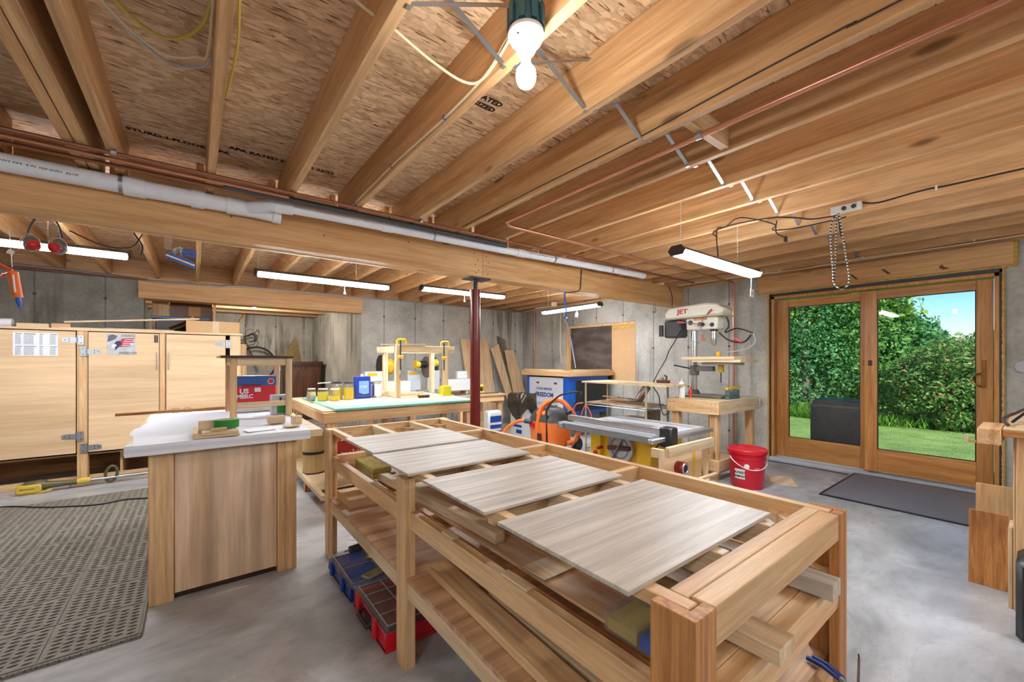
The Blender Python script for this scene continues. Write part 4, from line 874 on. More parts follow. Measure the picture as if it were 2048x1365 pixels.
# ================================================================ rubber floor mat with real holes
def hole_mat(x0,x1,y0,y1,tile,nc,nr,z0,z1):
    V = []; F = []
    def quad(a,b,c,d,z): n=len(V); V.extend([(a,b,z),(c,b,z),(c,d,z),(a,d,z)]); F.append((n,n+1,n+2,n+3))
    X = x1
    while X > x0+.01:
        xa = X-tile; Y = y0
        while Y < y1-.01:
            ya, yb = Y, Y+tile; g = .004; e = .012
            quad(xa+g,ya+g,X-g,ya+e,z1); quad(xa+g,yb-e,X-g,yb-g,z1); quad(xa+g,ya+e,xa+e,yb-e,z1); quad(X-e,ya+e,X-g,yb-e,z1)
            quad(xa,ya,X,ya+g,z1-.004); quad(xa,ya+g,xa+g,yb,z1-.004)
            quad(xa+g,yb-g,X,yb,z1-.004); quad(X-g,ya+g,X,yb-g,z1-.004)
            cw = (tile-2*e)/nc; ch = (tile-2*e)/nr
            for i in range(nc):
                cx0 = xa+e+cw*i; off = (ch/2 if i % 2 else 0); rows = nr-(1 if i % 2 else 0)
                if off: quad(cx0,ya+e,cx0+cw,ya+e+off,z1); quad(cx0,yb-e-off,cx0+cw,yb-e,z1)
                for j in range(rows):
                    cy0 = ya+e+off+ch*j; mx, my = cx0+cw/2, cy0+ch/2; hw, hh = cw/2, ch/2
                    n = len(V)
                    for (a,b) in ((-1,-1),(0,-1),(1,-1),(1,0),(1,1),(0,1),(-1,1),(-1,0)): V.append((mx+a*hw,my+b*hh,z1))
                    for (a,b) in ((-.74,-.55),(0,-1),(.74,-.55),(1,0),(.74,.55),(0,1),(-.74,.55),(-1,0)): V.append((mx+a*hw*.80,my+b*hh*.66,z1-.0015))
                    for (a,b) in ((-.74,-.55),(0,-1),(.74,-.55),(1,0),(.74,.55),(0,1),(-.74,.55),(-1,0)): V.append((mx+a*hw*.74,my+b*hh*.60,z0+.001))
                    for k in range(8):
                        k2 = (k+1)%8; F.append((n+k,n+k2,n+8+k2,n+8+k)); F.append((n+8+k,n+8+k2,n+16+k2,n+16+k))
            Y += tile
        X -= tile
    return V, F, X, Y
V, F, xe, ye = hole_mat(-2.9,-.205,2.60,5.5,.325,7,9,.0,.016)
me = bpy.data.meshes.new('mat_grid'); me.from_pydata(V,[],F); me.materials.append(MATM); me.validate(); me.update()
t = thing('rubber_mat', 'large perforated rubber anti-fatigue mat on the floor between bench and cabinet', 'mat', (0,0,0)); ORG[t] = (0,0,0)
o = bpy.data.objects.new('mat_grid', me); COL.objects.link(o); o.parent = t
m = MB(); y = 2.60
x = xe
while x < -.21:
    pass
    m.obox((x+.0115,y-.006,.007),(.018,.016,.010),(0,0,.5)); m.obox((x+.0265,y-.006,.007),(.018,.016,.010),(0,0,-.5)); x += .0325
part('edge_loops', m, MATM, t, stuff=True)
part('edge_strip', MB().box(xe,-.205,2.602,2.606,0,.0145).box(-.207,-.199,2.60,ye,0,.0155), MATM, t)
part('underside', B(xe,-.207,2.606,ye,.0,.0015), BLACK, t)
# grey mat by the glass door
mm, nt, bs = mat('ribbed_mat'); v, _ = coords(nt,(70,140,70),rnd=0); vo = N(nt,'TexVoronoi',inp={'Scale':1.0,'Randomness':.3}); L(nt,v,vo.inputs[0])
L(nt, ramp(nt, vo.outputs[0],[(.1,srgb(176,174,176)),(.5,srgb(118,118,124))]).outputs[0], bs.inputs['Base Color']); bs.inputs['Roughness'].default_value=.6; bump(nt,bs,vo.outputs[0],.8,.004)
t = thing('door_mat', 'dark grey ribbed mat on the floor in front of the glass door', 'mat', (5.37,.75,0))
part('mat_surface', B(4.80,5.96,-.1,1.315,.002,.010), mm, t); part('mat_border', MB().box(4.78,4.80,-.12,1.335,0,.012).box(4.80,5.98,1.315,1.335,0,.012).box(5.96,5.98,-.1,1.315,0,.012).box(4.80,5.98,-.12,-.1,0,.012), BLKP, t)
# ================================================================ green-topped assembly table
t = thing('assembly_table', 'lumber table with pale green board on top beside the red post', 'table', (1.65,4.75,0))
part('apron', B(.90,2.53,3.90,3.938,.735,.828), PINE['X'], t, .002); part('apron', B(.90,2.53,5.57,5.608,.735,.828), PINE['X'], t, .002)
part('apron', B(.90,.938,3.939,5.569,.735,.828), PINE['Y'], t, .002); part('apron', B(2.492,2.53,3.939,5.569,.735,.828), PINE['Y'], t, .002)
part('table_board', B(.905,2.52,3.945,5.60,.829,.842), PALE['X'], t, .001)
for (x,y) in ((.94,3.94),(.94,5.48),(2.402,3.94),(2.402,5.48)):
    part('leg', B(x,x+.088,y,y+.088,0,.828) if y < 4.5 else B(x,x+.088,y,y+.088,0,.828), PINE['Z'], t, .002)
part('shelf_rail', B(.86,.898,3.80,5.55,.085,.13), PALE['Y'], t, .002); part('shelf_board', B(.899,2.38,4.03,5.47,.108,.122), PALE['X'], t, .001)
part('side_leg', B(.855,.898,4.44,4.50,0,.084), CEDAR['Z'], t, .002)
solo('green_board', B(1.0,2.51,3.885,5.35,.8425,.862), SEA, 'pale green board lying on the assembly table top', 'board', bevel=.002)
solo('backer_sheet', B(1.10,2.44,4.12,5.3,.8625,.864), PALE['X'], 'thin pale sheet lying on the green board under the jars', 'sheet')
ZG = .865
# filters under the table
for i,(z,lab) in enumerate(((.123,'lower pleated filter cartridge of the stack under the assembly table'),(.338,'upper pleated filter cartridge of the stack under the assembly table'))):
    t = thing('filter_cartridge', lab, 'filter', (.99,4.70,z), 'pleated filters'); ORG[t] = (0,0,0)
    prof = MB(); n = 60
    vs = []; 
    for zz in (.012,.20):
        for k in range(n*2): r = .098+(.006 if k%2 else 0); a = PI*k/n; vs.append((r*math.cos(a),r*math.sin(a),zz))
    prof.add(vs,[(k,(k+1)%(2*n),2*n+(k+1)%(2*n),2*n+k) for k in range(2*n)]); part('pleats', prof, STRAWY, t)
    part('end_ring', MB().cyl((0,0,0),(0,0,.012),.106,seg=40), BLKP, t); part('end_ring', MB().cyl((0,0,.20),(0,0,.212),.106,seg=40), BLKP if i == 0 else STRAWY, t)
t = thing('tool_carton', 'red cardboard tool carton with white lettering on the shelf under the assembly table', 'box', (1.55,5.1,.123))
part('carton', B(1.30,1.80,5.0,5.3,.123,.36), RED, t, .002); part('white_edge', B(1.293,1.299,5.0,5.3,.123,.36), WHITE, t)
part('carton_lettering', txt('makita', .11, (1.34,4.998,.17), (1,0,0), (0,0,1), .0006, bold=.003), PAPER, t)
# jars of finish and cans
def jar(c, r, h, fill, label, lidm, nm='jar', grp='jars of yellow finish'):
    x,y = c; t = thing(nm, label, nm, (x,y,ZG), grp)
    ORG[t] = (0,0,0)
    part('jar_wall', MB().lathe([(r,0),(r,h*.85),(r*.8,h*.93),(r*.8,h)],(0,0,0),20), PLAST, t); part('finish', MB().lathe([(r*.93,.004),(r*.93,h*fill)],(0,0,0),20), AMBER, t)
    part('jar_lid', MB().lathe([(r*.84,h),(r*.84,h+.012)],(0,0,0),20), lidm, t); return t
jar((1.03,5.0),.048,.11,.75,'small jar of yellow finish nearest the table corner',LGREY)
jar((1.09,4.74),.058,.12,.8,'second jar of yellow finish from the table corner',LGREY)
jar((1.185,4.64),.053,.12,.45,'third jar of finish from the corner, half empty',WHITE)
jar((1.25,4.79),.055,.18,.75,'fourth jar of yellow finish with black and white label beside the blue can',BLKP)
jar((1.345,4.70),.055,.18,.75,'fifth jar of yellow finish touching the blue can',BLKP)
t = thing('tin_can', 'low dented metal tin lying by the jars at the table corner', 'can', (.99,4.80,ZG+.0)); ORG[t]=(0,0,0)
part('tin', MB().cyl((-.03,0,.04),(.02,.02,.04),.04,seg=20), SILVER, t); part('tin_lid', MB().cyl((.0205,.02,.04),(.025,.021,.04),.042,seg=20), LGREY, t)
for x,y,lab in ((1.30,4.95,'clear plastic cup with grey lid behind the jars'),(1.45,5.0,'spotted plastic cup behind the jars')):
    t = thing('plastic_cup', lab, 'cup', (x,y,ZG), 'cups behind the jars'); ORG[t]=(0,0,0); part('cup', MB().lathe([(.035,0),(.045,.15),(.043,.15),(.033,.003)],(0,0,0),18), PLAST, t); part('cup_lid', MB().lathe([(.047,.151),(.047,.163)],(0,0,0),18), GREY, t)
t = thing('foam_brush', 'foam brush with white handle lying across the cups', 'brush', (1.2,4.95,ZG+.17))
part('brush_head', MB().obox((1.27,4.95,ZG+.182),(.10,.03,.028)), DGREY, t, .003); part('handle', MB().cyl((1.22,4.95,ZG+.182),(1.08,4.93,ZG+.178),.006,seg=8), WHITE, t)
t = thing('solvent_can', 'tall blue rectangular solvent can with white cap on the assembly table', 'can', (1.51,4.755,ZG))
part('can_body', B(1.425,1.59,4.71,4.80,ZG,ZG+.25), plain('can_blue', srgb(16,52,164), .35), t, .004); part('can_cap', MB().cyl((1.51,4.755,ZG+.251),(1.51,4.755,ZG+.275),.018,seg=14), WHITE, t)
cl = part('can_label', B(1.46,1.57,4.708,4.7095,ZG+.03,ZG+.20), plain('label_blue', srgb(120,170,226), .5), t); part('label_lettering', txt('STRIP', .034, (1.467,4.7075,ZG+.125), (1,0,0), (0,0,1), .0003), WHITE, cl)
part('label_wave', MB().prism([(1.46,ZG+.032),(1.57,ZG+.032),(1.57,ZG+.058),(1.51,ZG+.05),(1.46,ZG+.07)],4.707,4.7079,'xz'), plain('can_blue2', srgb(16,44,140), .4), t)
t = thing('paint_can', 'silver paint can with blue striped label beside the blue can', 'can', (1.68,4.80,ZG)); t.scale = (1.25,1.25,1.25); ORG[t]=(0,0,0)
part('can_body', MB().lathe([(.052,0),(.054,.004),(.052,.008),(.052,.14),(.055,.146),(.045,.146)],(0,0,0),28), SILVER, t); part('can_label', MB().lathe([(.0526,.02),(.0526,.125)],(0,0,0),28), PAPER, t)
part('label_stripe', MB().obox((-.035,-.040,.072),(.016,.004,.10),(0,0,-.72)), BLUE, t)
# small frame being assembled, standing on the table
t = thing('glue_up_frame', 'pale lumber table frame being glued up, standing on the assembly table', 'frame', (2.25,4.95,ZG))
zt = 1.475
for (x,y,h) in ((1.82,4.53,zt),(2.455,4.56,zt),(1.86,5.02,zt-.01),(2.50,5.02,zt-.01)): part('leg', B(x,x+.055,y,y+.055,ZG,h), PALE['Z'], t, .002)
part('top_rail', B(1.876,2.56,4.545,4.58,zt-.085,zt-.004) if False else B(1.877,2.453,4.55,4.585,zt-.085,zt-.005), PALE['X'], t, .002); part('top_rail', B(1.80,2.64,5.078,5.11,zt-.085,zt-.012), PALE['X'], t, .002)
part('side_rail', B(1.83,1.859,4.586,5.077,zt-.085,zt-.01), PALE['Y'], t, .002); part('side_rail', B(2.46,2.495,4.616,5.077,zt-.085,zt-.01), PALE['Y'], t, .002)
part('low_rail', B(1.83,1.859,4.586,5.077,ZG+.01,ZG+.06), PALE['Y'], t, .002)
part('rail_end', B(2.511,2.60,4.56,4.60,zt-.085,zt-.005), PALE['X'], t, .002)
solo('lumber_strip', MB().bar((1.66,4.56,zt+.004),(2.20,4.56,zt+.016),.03,.012), PALE['X'], 'thin strip lying across the top of the glue-up frame', 'lumber')
def clamp(x, y, z, lab, L_=.5):
    t = thing('bar_clamp', lab, 'clamp', (x,y,z), 'yellow bar clamps')
    part('clamp_head', MB().tube([(x-.045,y,z+.0),(x-.05,y,z+.035),(x-.03,y,z+.05),(x+.04,y,z+.05),(x+.055,y,z+.03),(x+.05,y,z)],.014,10), YEL, t)
    part('clamp_bar', MB().box(x-.006,x+.006,y+.016,y+.022,z-L_,z+.04), IRON, t); part('clamp_jaw', MB().box(x-.03,x+.03,y-.0,y+.035,z-.17,z-.13), YEL, t, .008); return t
clamp(1.87,4.50,zt+.012,'yellow clamp gripping the left corner of the glue-up frame',.30); clamp(2.44,4.52,zt+.0,'yellow clamp gripping the right end of the glue-up frame',.30)
solo('yellow_tub', MB().prism([(2.60,4.42),(2.75,4.42),(2.75,4.53),(2.60,4.53)],.8435-.0,.9635) if False else B(2.385,2.50,4.46,4.58,ZG,ZG+.12), YTAPE, 'square yellow tub at the right end of the assembly table', 'tub', bevel=.005)
t = thing('brush', 'old brown-handled scrub brush on the assembly table', 'brush', (2.1,4.4,ZG)); part('brush_block', B(2.03,2.17,4.38,4.42,ZG+.015,ZG+.035), BROWN['X'], t, .004); part('bristles', B(2.035,2.165,4.385,4.415,ZG,ZG+.0145), BLKP, t)
for k,(x,y,sx,sy,lab) in enumerate(((2.15,4.95,.40,.07,'flat lumber offcut under the glue-up frame'),(2.05,4.80,.34,.06,'second flat offcut in front of the first under the frame'))): lum(x-sx/2,x+sx/2,y-sy/2,y+sy/2,ZG,ZG+.03,lab,PALE,'X','offcut_board',grp='offcuts on the assembly table')
solo('plastic_bag', MB().ball((2.25,4.35,ZG+.018),.05,(1.6,1,.35),14,8), FILM, 'crumpled clear bag on the assembly table near the yellow tub', 'bag')
# ================================================================ miter saw bench
t = thing('saw_bench', 'lumber bench carrying the miter saw along the far wall', 'workbench', (3.1,6.05,0))
ZS = .735
part('top_board', B(2.05,4.215,5.63,6.45,.705,ZS), PINE['X'], t, .002); part('apron', B(2.08,4.19,5.65,5.688,.61,.704), PINE['X'], t, .002); part('apron', B(2.08,4.19,6.39,6.428,.61,.704), PINE['X'], t, .002)
for x in (2.09,3.35,4.10):
    for y in (5.69,6.30): part('leg', B(x,x+.085,y,y+.085,0,.704), PINE['Z'], t, .002)
part('side_rail', B(4.195,4.212,5.70,6.38,.55,.62), PALE['Y'], t, .002); part('low_rail', B(3.44,4.09,5.70,5.735,.20,.28), PINE['X'], t, .002)
t = thing('miter_saw', 'yellow and grey sliding miter saw on its long white base', 'miter saw', (2.9,6.0,ZS))
part('base', B(2.62,3.22,5.85,6.25,ZS+.001,ZS+.08), SILVER, t, .01); part('turntable', MB().cyl((2.92,6.0,ZS+.081),(2.92,6.0,ZS+.10),.17,seg=32), SILVER, t)
part('fence', MB().box(2.64,2.86,6.10,6.13,ZS+.081,ZS+.40).box(2.98,3.20,6.10,6.13,ZS+.081,ZS+.40), LGREY, t, .004)
part('side_wing', B(1.95,2.615,5.92,6.18,ZS+.06,ZS+.25), SKINV, t, .01); part('side_wing', B(3.225,3.75,5.92,6.18,ZS+.06,ZS+.25), SKINV, t, .01)
part('wing_leg', MB().box(2.07,2.10,5.95,6.15,ZS+.001,ZS+.059), LGREY, t); part('wing_leg', MB().box(3.62,3.65,5.95,6.15,ZS+.001,ZS+.059), LGREY, t)
part('stop_block', B(1.96,2.25,6.05,6.15,ZS+.251,ZS+.40), SKINV, t, .008); part('stop_block', B(3.50,3.70,6.05,6.12,ZS+.251,ZS+.38), SKINV, t, .008)
part('yellow_badge', B(2.0,2.14,6.045,6.0495,ZS+.33,ZS+.375), YEL, t); part('yellow_badge', B(2.66,2.80,6.095,6.0995,ZS+.34,ZS+.38), YEL, t)
part('arm', MB().tube(spl([(3.12,6.2,ZS+.08),(3.18,6.2,ZS+.36),(3.12,6.12,ZS+.56),(2.98,6.0,ZS+.60)],5),.045,12), DGREY, t)
part('blade_guard', MB().cyl((2.885,5.98,ZS+.46),(2.935,5.98,ZS+.46),.17,seg=32), plain('guard_grey', srgb(112,106,98), .45, .4), t, .006)
part('motor', MB().cyl((2.94,5.98,ZS+.50),(3.10,6.02,ZS+.53),.065,.055,20), YEL, t); part('motor_cap', MB().cyl((2.78,5.97,ZS+.50),(2.884,5.98,ZS+.50),.058,seg=20), BLKP, t); part('motor_ring', MB().cyl((2.70,5.965,ZS+.50),(2.778,5.97,ZS+.50),.06,.05,20), YEL, t)
part('grip', MB().tube(spl([(2.90,5.90,ZS+.48),(2.86,5.80,ZS+.50),(2.86,5.74,ZS+.42),(2.90,5.80,ZS+.36)],4),.018,8), BLKP, t)
t = thing('hand_saw_case', 'dark bow-sided circular saw with yellow body left of the glue-up frame legs', 'circular saw', (2.25,6.3,ZS))
part('blade_cover', MB().cyl((2.27,6.30,ZS+.47),(2.31,6.30,ZS+.47),.18,seg=32), BLKP, t, .006); part('saw_body', MB().ball((2.42,6.30,ZS+.47),.09,(1.0,.8,1.4),16,10), YEL, t); part('stand', MB().box(2.22,2.50,6.22,6.38,ZS+.001,ZS+.06).box(2.34,2.40,6.27,6.33,ZS+.06,ZS+.40), DGREY, t, .006)
t = thing('drill_driver', 'small yellow and black cordless drill on the miter saw bench', 'drill', (4.0,5.9,ZS)); 
for nm in ('a',):
    x,y=3.83,5.85
    part('drill_body', MB().tube([(x-.07,y,ZS+.13),(x+.05,y,ZS+.13)],.030,14), YEL, t); part('chuck', MB().cyl((x-.115,y,ZS+.13),(x-.071,y,ZS+.13),.014,.022,12), BLKP, t); part('grip', MB().bar((x+.02,y,ZS+.11),(x+.03,y,ZS+.04),.035,.04,(0,1,0)), BLKP, t, .006); part('battery', MB().box(x-.02,x+.07,y-.035,y+.035,ZS+.001,ZS+.039), YEL, t, .005)
solo('steel_track', B(3.3,4.15,5.75,5.80,ZS,ZS+.015), DGREY, 'dark metal guide rail lying at the right end of the miter saw bench', 'guide rail', bevel=.002)
solo('steel_track', B(3.45,4.1,5.68,5.70,ZS,ZS+.012), STEEL, 'thinner steel bar in front of the dark guide rail', 'guide rail', bevel=.001)
# leaning plywood at the far wall
def lean(pts, y0, y1, lab, mt, th=.012, grp='plywood offcuts leaning on the far wall'):
    zs = [p[1] for p in pts]; z0, z1_ = min(zs), max(zs); m = MB(); n = len(pts)
    f = lambda z: y0+(y1-y0)*(z-z0)/(z1_-z0)
    m.add([(x,f(z),z) for x,z in pts]+[(x,f(z)+th,z) for x,z in pts], [tuple(range(n)), tuple(range(n,2*n))[::-1]]+[(i,n+i,n+(i+1)%n,(i+1)%n) for i in range(n)])
    return solo('plywood_offcut', m, mt, lab, 'plywood', group=grp)
lean([(4.50,0),(5.12,0),(5.03,1.73),(4.33,1.74)], 7.10, 7.372, 'wide pale plywood sheet leaning on the far wall behind the red post', PLY['Z'])
lean([(5.50,0),(5.66,0),(5.28,1.66),(5.06,1.55)], 7.06, 7.33, 'narrow tapered plywood offcut leaning left of the dark piece', PLY['Z'])
lean([(5.58,0),(5.95,0),(5.66,1.52),(5.40,1.52)], 6.98, 7.27, 'stepped pale offcut leaning rightmost at the far wall', PLY['Z'])
lean([(5.36,1.2),(5.60,1.2),(5.50,1.76),(5.27,1.84)], 7.345, 7.385, 'dark grey board sticking up behind the leaning plywood offcuts', GREYW['Z'] if False else OLDW['Z'])
# dark bag in white bucket carton
t = thing('rubbish_carton', 'white printed carton with black rubbish bag folded over its rim', 'bin', (4.33,5.45,0))
part('carton', B(4.21,4.47,5.16,5.50,0,.66), SKINV, t, .004); part('printed_marks', MB().box(4.205,4.2095,5.2,5.34,.10,.16).box(4.205,4.2095,5.2,5.42,.2,.24).box(4.205,4.2095,5.2,5.36,.30,.36), BLUE, t)
bm_ = plain('bin_bag', srgb(58,48,36), .25, noise=.4)
rng = np.random.default_rng(6); m = MB(); n=28; vs=[]
for k,(rr,zz) in enumerate(((1.04,.42),(1.08,.50),(1.1,.60),(1.12,.68),(1.0,.74),(.7,.72),(.5,.64))):
    for i in range(n):
        a=2*PI*i/n; w=1+.10*math.sin(a*5+k)+.05*rng.random(); dz = (.09*math.sin(a*3+1) if k==0 else .012*rng.random())
        vs.append((4.34+.155*rr*w*max(-1.0,min(1.0,1.25*math.cos(a))), 5.33+.19*rr*w*max(-1.0,min(1.0,1.25*math.sin(a))), zz+dz))
m.add(vs,[(k*n+i,k*n+(i+1)%n,(k+1)*n+(i+1)%n,(k+1)*n+i) for k in range(6) for i in range(n)]); part('bin_bag', m, bm_, t)
t = thing('feed_sack', 'white and blue printed sack under the end of the miter saw bench', 'sack', (3.85,5.55,0))
part('sack_body', MB().prism([(3.72,5.42),(3.98,5.42),(4.0,5.58),(3.70,5.58)],0,.48), SKINV, t, .03); part('sack_print', MB().box(3.74,3.96,5.415,5.419,.06,.16).box(3.74,3.96,5.415,5.419,.2,.26).box(3.74,3.96,5.415,5.419,.3,.40), BLUE, t)
# ================================================================ blue and white machine stand by the window
t = thing('tool_cart', 'blue and white printed machine cabinet with lumber tray on top under the window', 'cart', (5.35,5.35,0))
fp = part('front_panel', B(4.905,4.93,4.95,5.83,.40,1.0), plain('panel_white', srgb(222,226,236), .4), t, .002)
for y0,y1 in ((4.83,4.949),(5.831,5.90)): part('corner_post', B(4.90,4.935,y0,y1,.38,1.02), BLUEB, t, .004)
part('side_panel', B(4.936,5.92,4.83,4.855,.38,1.02), BLUEB, t, .003); part('back_panel', B(5.90,5.92,4.856,5.90,.38,1.02), BLUEB, t, .002); part('side_panel', B(4.936,5.89,5.875,5.90,.38,1.02), BLUEB, t, .003)
part('dark_side_sheet', B(5.08,5.92,4.815,4.829,.44,.95), BLKP, t, .002)
part('vent_slot', B(4.902,4.9045,5.10,5.17,.885,.915), DGREY, fp); part('vent_slot', B(4.902,4.9045,5.56,5.63,.885,.915), DGREY, fp)
part('panel_lettering', txt('STAND MAKER', .062, (4.9045,5.64,.775), (0,-1,0), (0,0,1), .0006, sx=1.0, bold=.001), BLUE, fp)
part('panel_lettering', txt('FREEDOM', .105, (4.9045,5.66,.655), (0,-1,0), (0,0,1), .0006, sx=1.02, bold=.004), BLUE, fp)
part('underline', B(4.9035,4.9045,5.2,5.64,.50,.56), LGREY, t)
part('floor_panel', B(4.936,5.89,4.856,5.874,.38,.40), DGREY, t); part('pedestal', MB().prism([(4.95,4.9),(5.85,4.9),(5.85,5.8),(4.95,5.8)],.001,.379) if False else B(5.02,5.80,4.92,5.78,.0,.379), GREY, t, .01)
part('tray_rail', B(4.84,4.878,4.76,5.985,1.03,1.12), PINE['Y'], t, .002); part('tray_rail', B(4.879,5.985,4.76,4.798,1.03,1.12), PINE['X'], t, .002); part('tray_rail', B(5.947,5.985,4.80,5.985,1.03,1.12), PINE['Y'], t, .002); part('tray_rail', B(4.879,5.946,5.947,5.985,1.03,1.12), PINE['X'], t, .002)
part('tray_board', B(4.879,5.946,4.80,5.946,1.021,1.04), PINE['X'], t, .001)
solo('lumber_strip', MB().bar((4.86,5.90,1.135),(4.90,5.0,1.128),.06,.016), PALE['Y'], 'thin pale strip on the lumber tray edge under the window', 'lumber', bevel=.001)
solo('lumber_strip', B(5.0,5.9,4.765,4.79,1.121,1.14), PALE['X'], 'pale strip on the right edge of the lumber tray', 'lumber', bevel=.001)
# ================================================================ wire rack
t = thing('wire_rack', 'chrome wire shelving rack with board top behind the table saw', 'shelf', (4.38,3.3,0))
PCH = plain('rack_post', srgb(190,176,150), .4, .5)
for x in (4.15,4.60):
    for y in (2.83,3.76):
        m = MB().cyl((x,y,.0),(x,y,1.0),.0125,seg=12); part('rack_post', m, PCH, t)
for z in (.12,.45,.74):
    m = MB()
    for y in (2.83,3.76): m.cyl((4.15,y,z),(4.60,y,z),.005,seg=6); m.cyl((4.15,y,z-.03),(4.60,y,z-.03),.004,seg=6)
    for x in (4.15,4.60):
        m.cyl((x,2.83,z),(x,3.76,z),.005,seg=6); m.cyl((x,2.83,z-.03),(x,3.76,z-.03),.005,seg=6)
        zz = [(x, 2.83+.93*k/24, z-(.03 if k%2 else 0)) for k in range(25)]; m.tube(zz,.003,5)
    for k in range(22): y = 2.85+.89*k/21; m.cyl((4.15,y,z+.004),(4.60,y,z+.004),.0022,seg=5)
    part('wire_shelf', m, STEEL, t)
part('top_board', B(4.11,4.64,2.56,3.80,1.001,1.022), PALE['Y'], t, .002)
part('shelf_sheet', B(4.14,4.60,2.88,3.70,.748,.756), PLYB['Y'], t, .001)
lum(4.12,4.32,2.6,3.2,1.023,1.032,'thin board lying at the front of the rack top',PALE,'Y','lumber_strip',grp='boards on the wire rack')
t = thing('bench_plane', 'small wooden hand plane on the rack top board', 'hand plane', (4.52,2.86,1.023)); part('plane_body', B(4.49,4.54,2.76,2.92,1.023,1.06), BROWN['Y'], t, .004); part('plane_handle', MB().tube([(4.515,2.80,1.06),(4.515,2.79,1.10),(4.515,2.82,1.115)],.011,8), BROWN['Z'], t); part('plane_iron', B(4.50,4.53,2.84,2.865,1.06,1.09), STEEL, t)
solo('tool_strip', B(4.50,4.53,2.6,2.74,1.023,1.035), plain('pink_ruler', srgb(214,150,160), .5), 'narrow pink ruler at the right end of the rack top', 'ruler')
t = thing('duct_elbow', 'shiny metal duct piece on the upper wire shelf', 'duct', (4.42,3.02,.757)); part('duct', MB().tube(spl([(4.42,3.12,.80),(4.42,3.05,.90),(4.42,3.0,.97)],4),.05,16), CHROME, t); part('duct_ring', MB().tube(arc((4.42,3.12,.80),.052,0,2*PI,18,(1,0,0),(0,.6,.8)),.004,6), STEEL, t)
for k,(y,z,lab) in enumerate(((3.5,.457,'grey cylinder lying on the middle wire shelf'),)): solo('metal_canister', MB().cyl((4.2,y,z+.055),(4.5,y,z+.055),.05,seg=18), GREY, lab, 'canister')
for k in range(6):
    rng = np.random.default_rng(20+k); x=4.2+.35*rng.random(); y=2.95+.12*k; 
    solo('scrap_strip', MB().bar((x,y,.768+.012*k),(4.3+.1*rng.random(),y+.35*(1 if k<3 else -.6),.768+.012*k),.05,.008), [OLDW,PLYB,PALE][k%3]['Y'], 'thin offcut number-less strip in the pile on the upper wire shelf'.replace('number-less ',''), 'offcut', group='offcut pile on the upper wire shelf')
for k,(y0,y1,z0,mt,lab) in enumerate(((3.35,3.7,.127,DGREY,'dark tool case on the bottom wire shelf'),(2.95,3.25,.127,LGREY,'pale metal box on the bottom wire shelf'),(3.0,3.30,.457,BROWN['Y'],'brown wooden box on the middle wire shelf'))):
    t = thing('tool_case', lab, 'case', (4.38,(y0+y1)/2,z0), 'cases on the wire rack'); part('case_body', B(4.2,4.5,y0,y1,z0,z0+.13), mt, t, .01); part('case_handle', MB().tube([(4.197,y0+.1,z0+.10),(4.175,y0+.12,z0+.10),(4.175,y1-.12,z0+.10),(4.197,y1-.1,z0+.10)],.006,6), IRON, t)
solo('air_hose', MB().tube(spl([(4.12,3.78,.73),(4.09,3.88,.70),(4.08,3.92,.60),(4.10,3.84,.50),(4.12,3.79,.62),(4.11,3.72,.70),(4.09,3.62,.60),(4.08,3.58,.50),(4.05,3.48,.44)],6),.008,8), plain('pink_hose', srgb(206,96,90), .4), 'thin red hose looped on the wire rack post', 'hose')
solo('air_hose', MB().tube(spl([(4.10,3.80,.50),(4.09,3.86,.35),(4.08,3.9,.18),(4.03,3.98,.06),(4.0,4.05,.012)],6),.008,8), plain('brown_hose', srgb(150,96,70), .4), 'thin brown hose hanging from the rack post to the floor', 'hose')
solo('leaning_board', MB().bar((4.66,3.12,.0),(4.72,3.12,.66),.22,.02,(1,0,0)), OLDW['Z'], 'whitish board standing behind the wire rack', 'board')
# ================================================================ orange shop vacuum
t = thing('shop_vacuum', 'orange wheeled shop vacuum with black handle and orange hose', 'vacuum', (4.12,4.42,0)); c=(4.12,4.42)
def ell(zz, rx, ry, n=28): return [(c[0]+rx*math.copysign(abs(math.cos(2*PI*k/n))**.6,math.cos(2*PI*k/n)), c[1]+ry*math.copysign(abs(math.sin(2*PI*k/n))**.6,math.sin(2*PI*k/n)), zz) for k in range(n)]
def stack(prs, n=28):
    vs=[]; 
    for p in prs: vs += ell(*p, n)
    fs=[(k*n+i,k*n+(i+1)%n,(k+1)*n+(i+1)%n,(k+1)*n+i) for k in range(len(prs)-1) for i in range(n)]; fs += [tuple(range(n))[::-1], tuple(range((len(prs)-1)*n,len(prs)*n))]; return MB().add(vs,fs)
tk = part('tank', stack([(.07,.19,.25),(.10,.22,.28),(.40,.235,.30),(.42,.24,.305)]), ORANGE, t)
part('lid', stack([(.421,.24,.30),(.45,.235,.295),(.53,.20,.25),(.60,.14,.17),(.62,.10,.12)]), DGREY, t)
part('lid_cowl', MB().obox((4.0,4.42,.52),(.16,.22,.14),(0,-.3,0)), ORANGE, t, .03); part('red_latch', B(3.868,3.884,4.50,4.60,.33,.40), RED, tk, .004); part('switch_panel', B(3.868,3.884,4.36,4.43,.12,.26), BLKP, tk, .004)
part('motor_body', MB().tube([(4.12,4.42,.60),(4.12,4.38,.68)],[.11,.08],18), plain('motor_chrome', srgb(150,150,146), .3, .6), t)
part('push_handle', MB().tube(spl([(3.90,4.26,.10),(3.90,4.26,.45),(3.90,4.25,.62),(3.97,4.10,.80),(4.08,3.95,.86),(4.16,3.90,.86),(4.30,3.98,.84),(4.38,4.14,.72),(4.40,4.22,.60)],5),.013,8), BLKP, t)
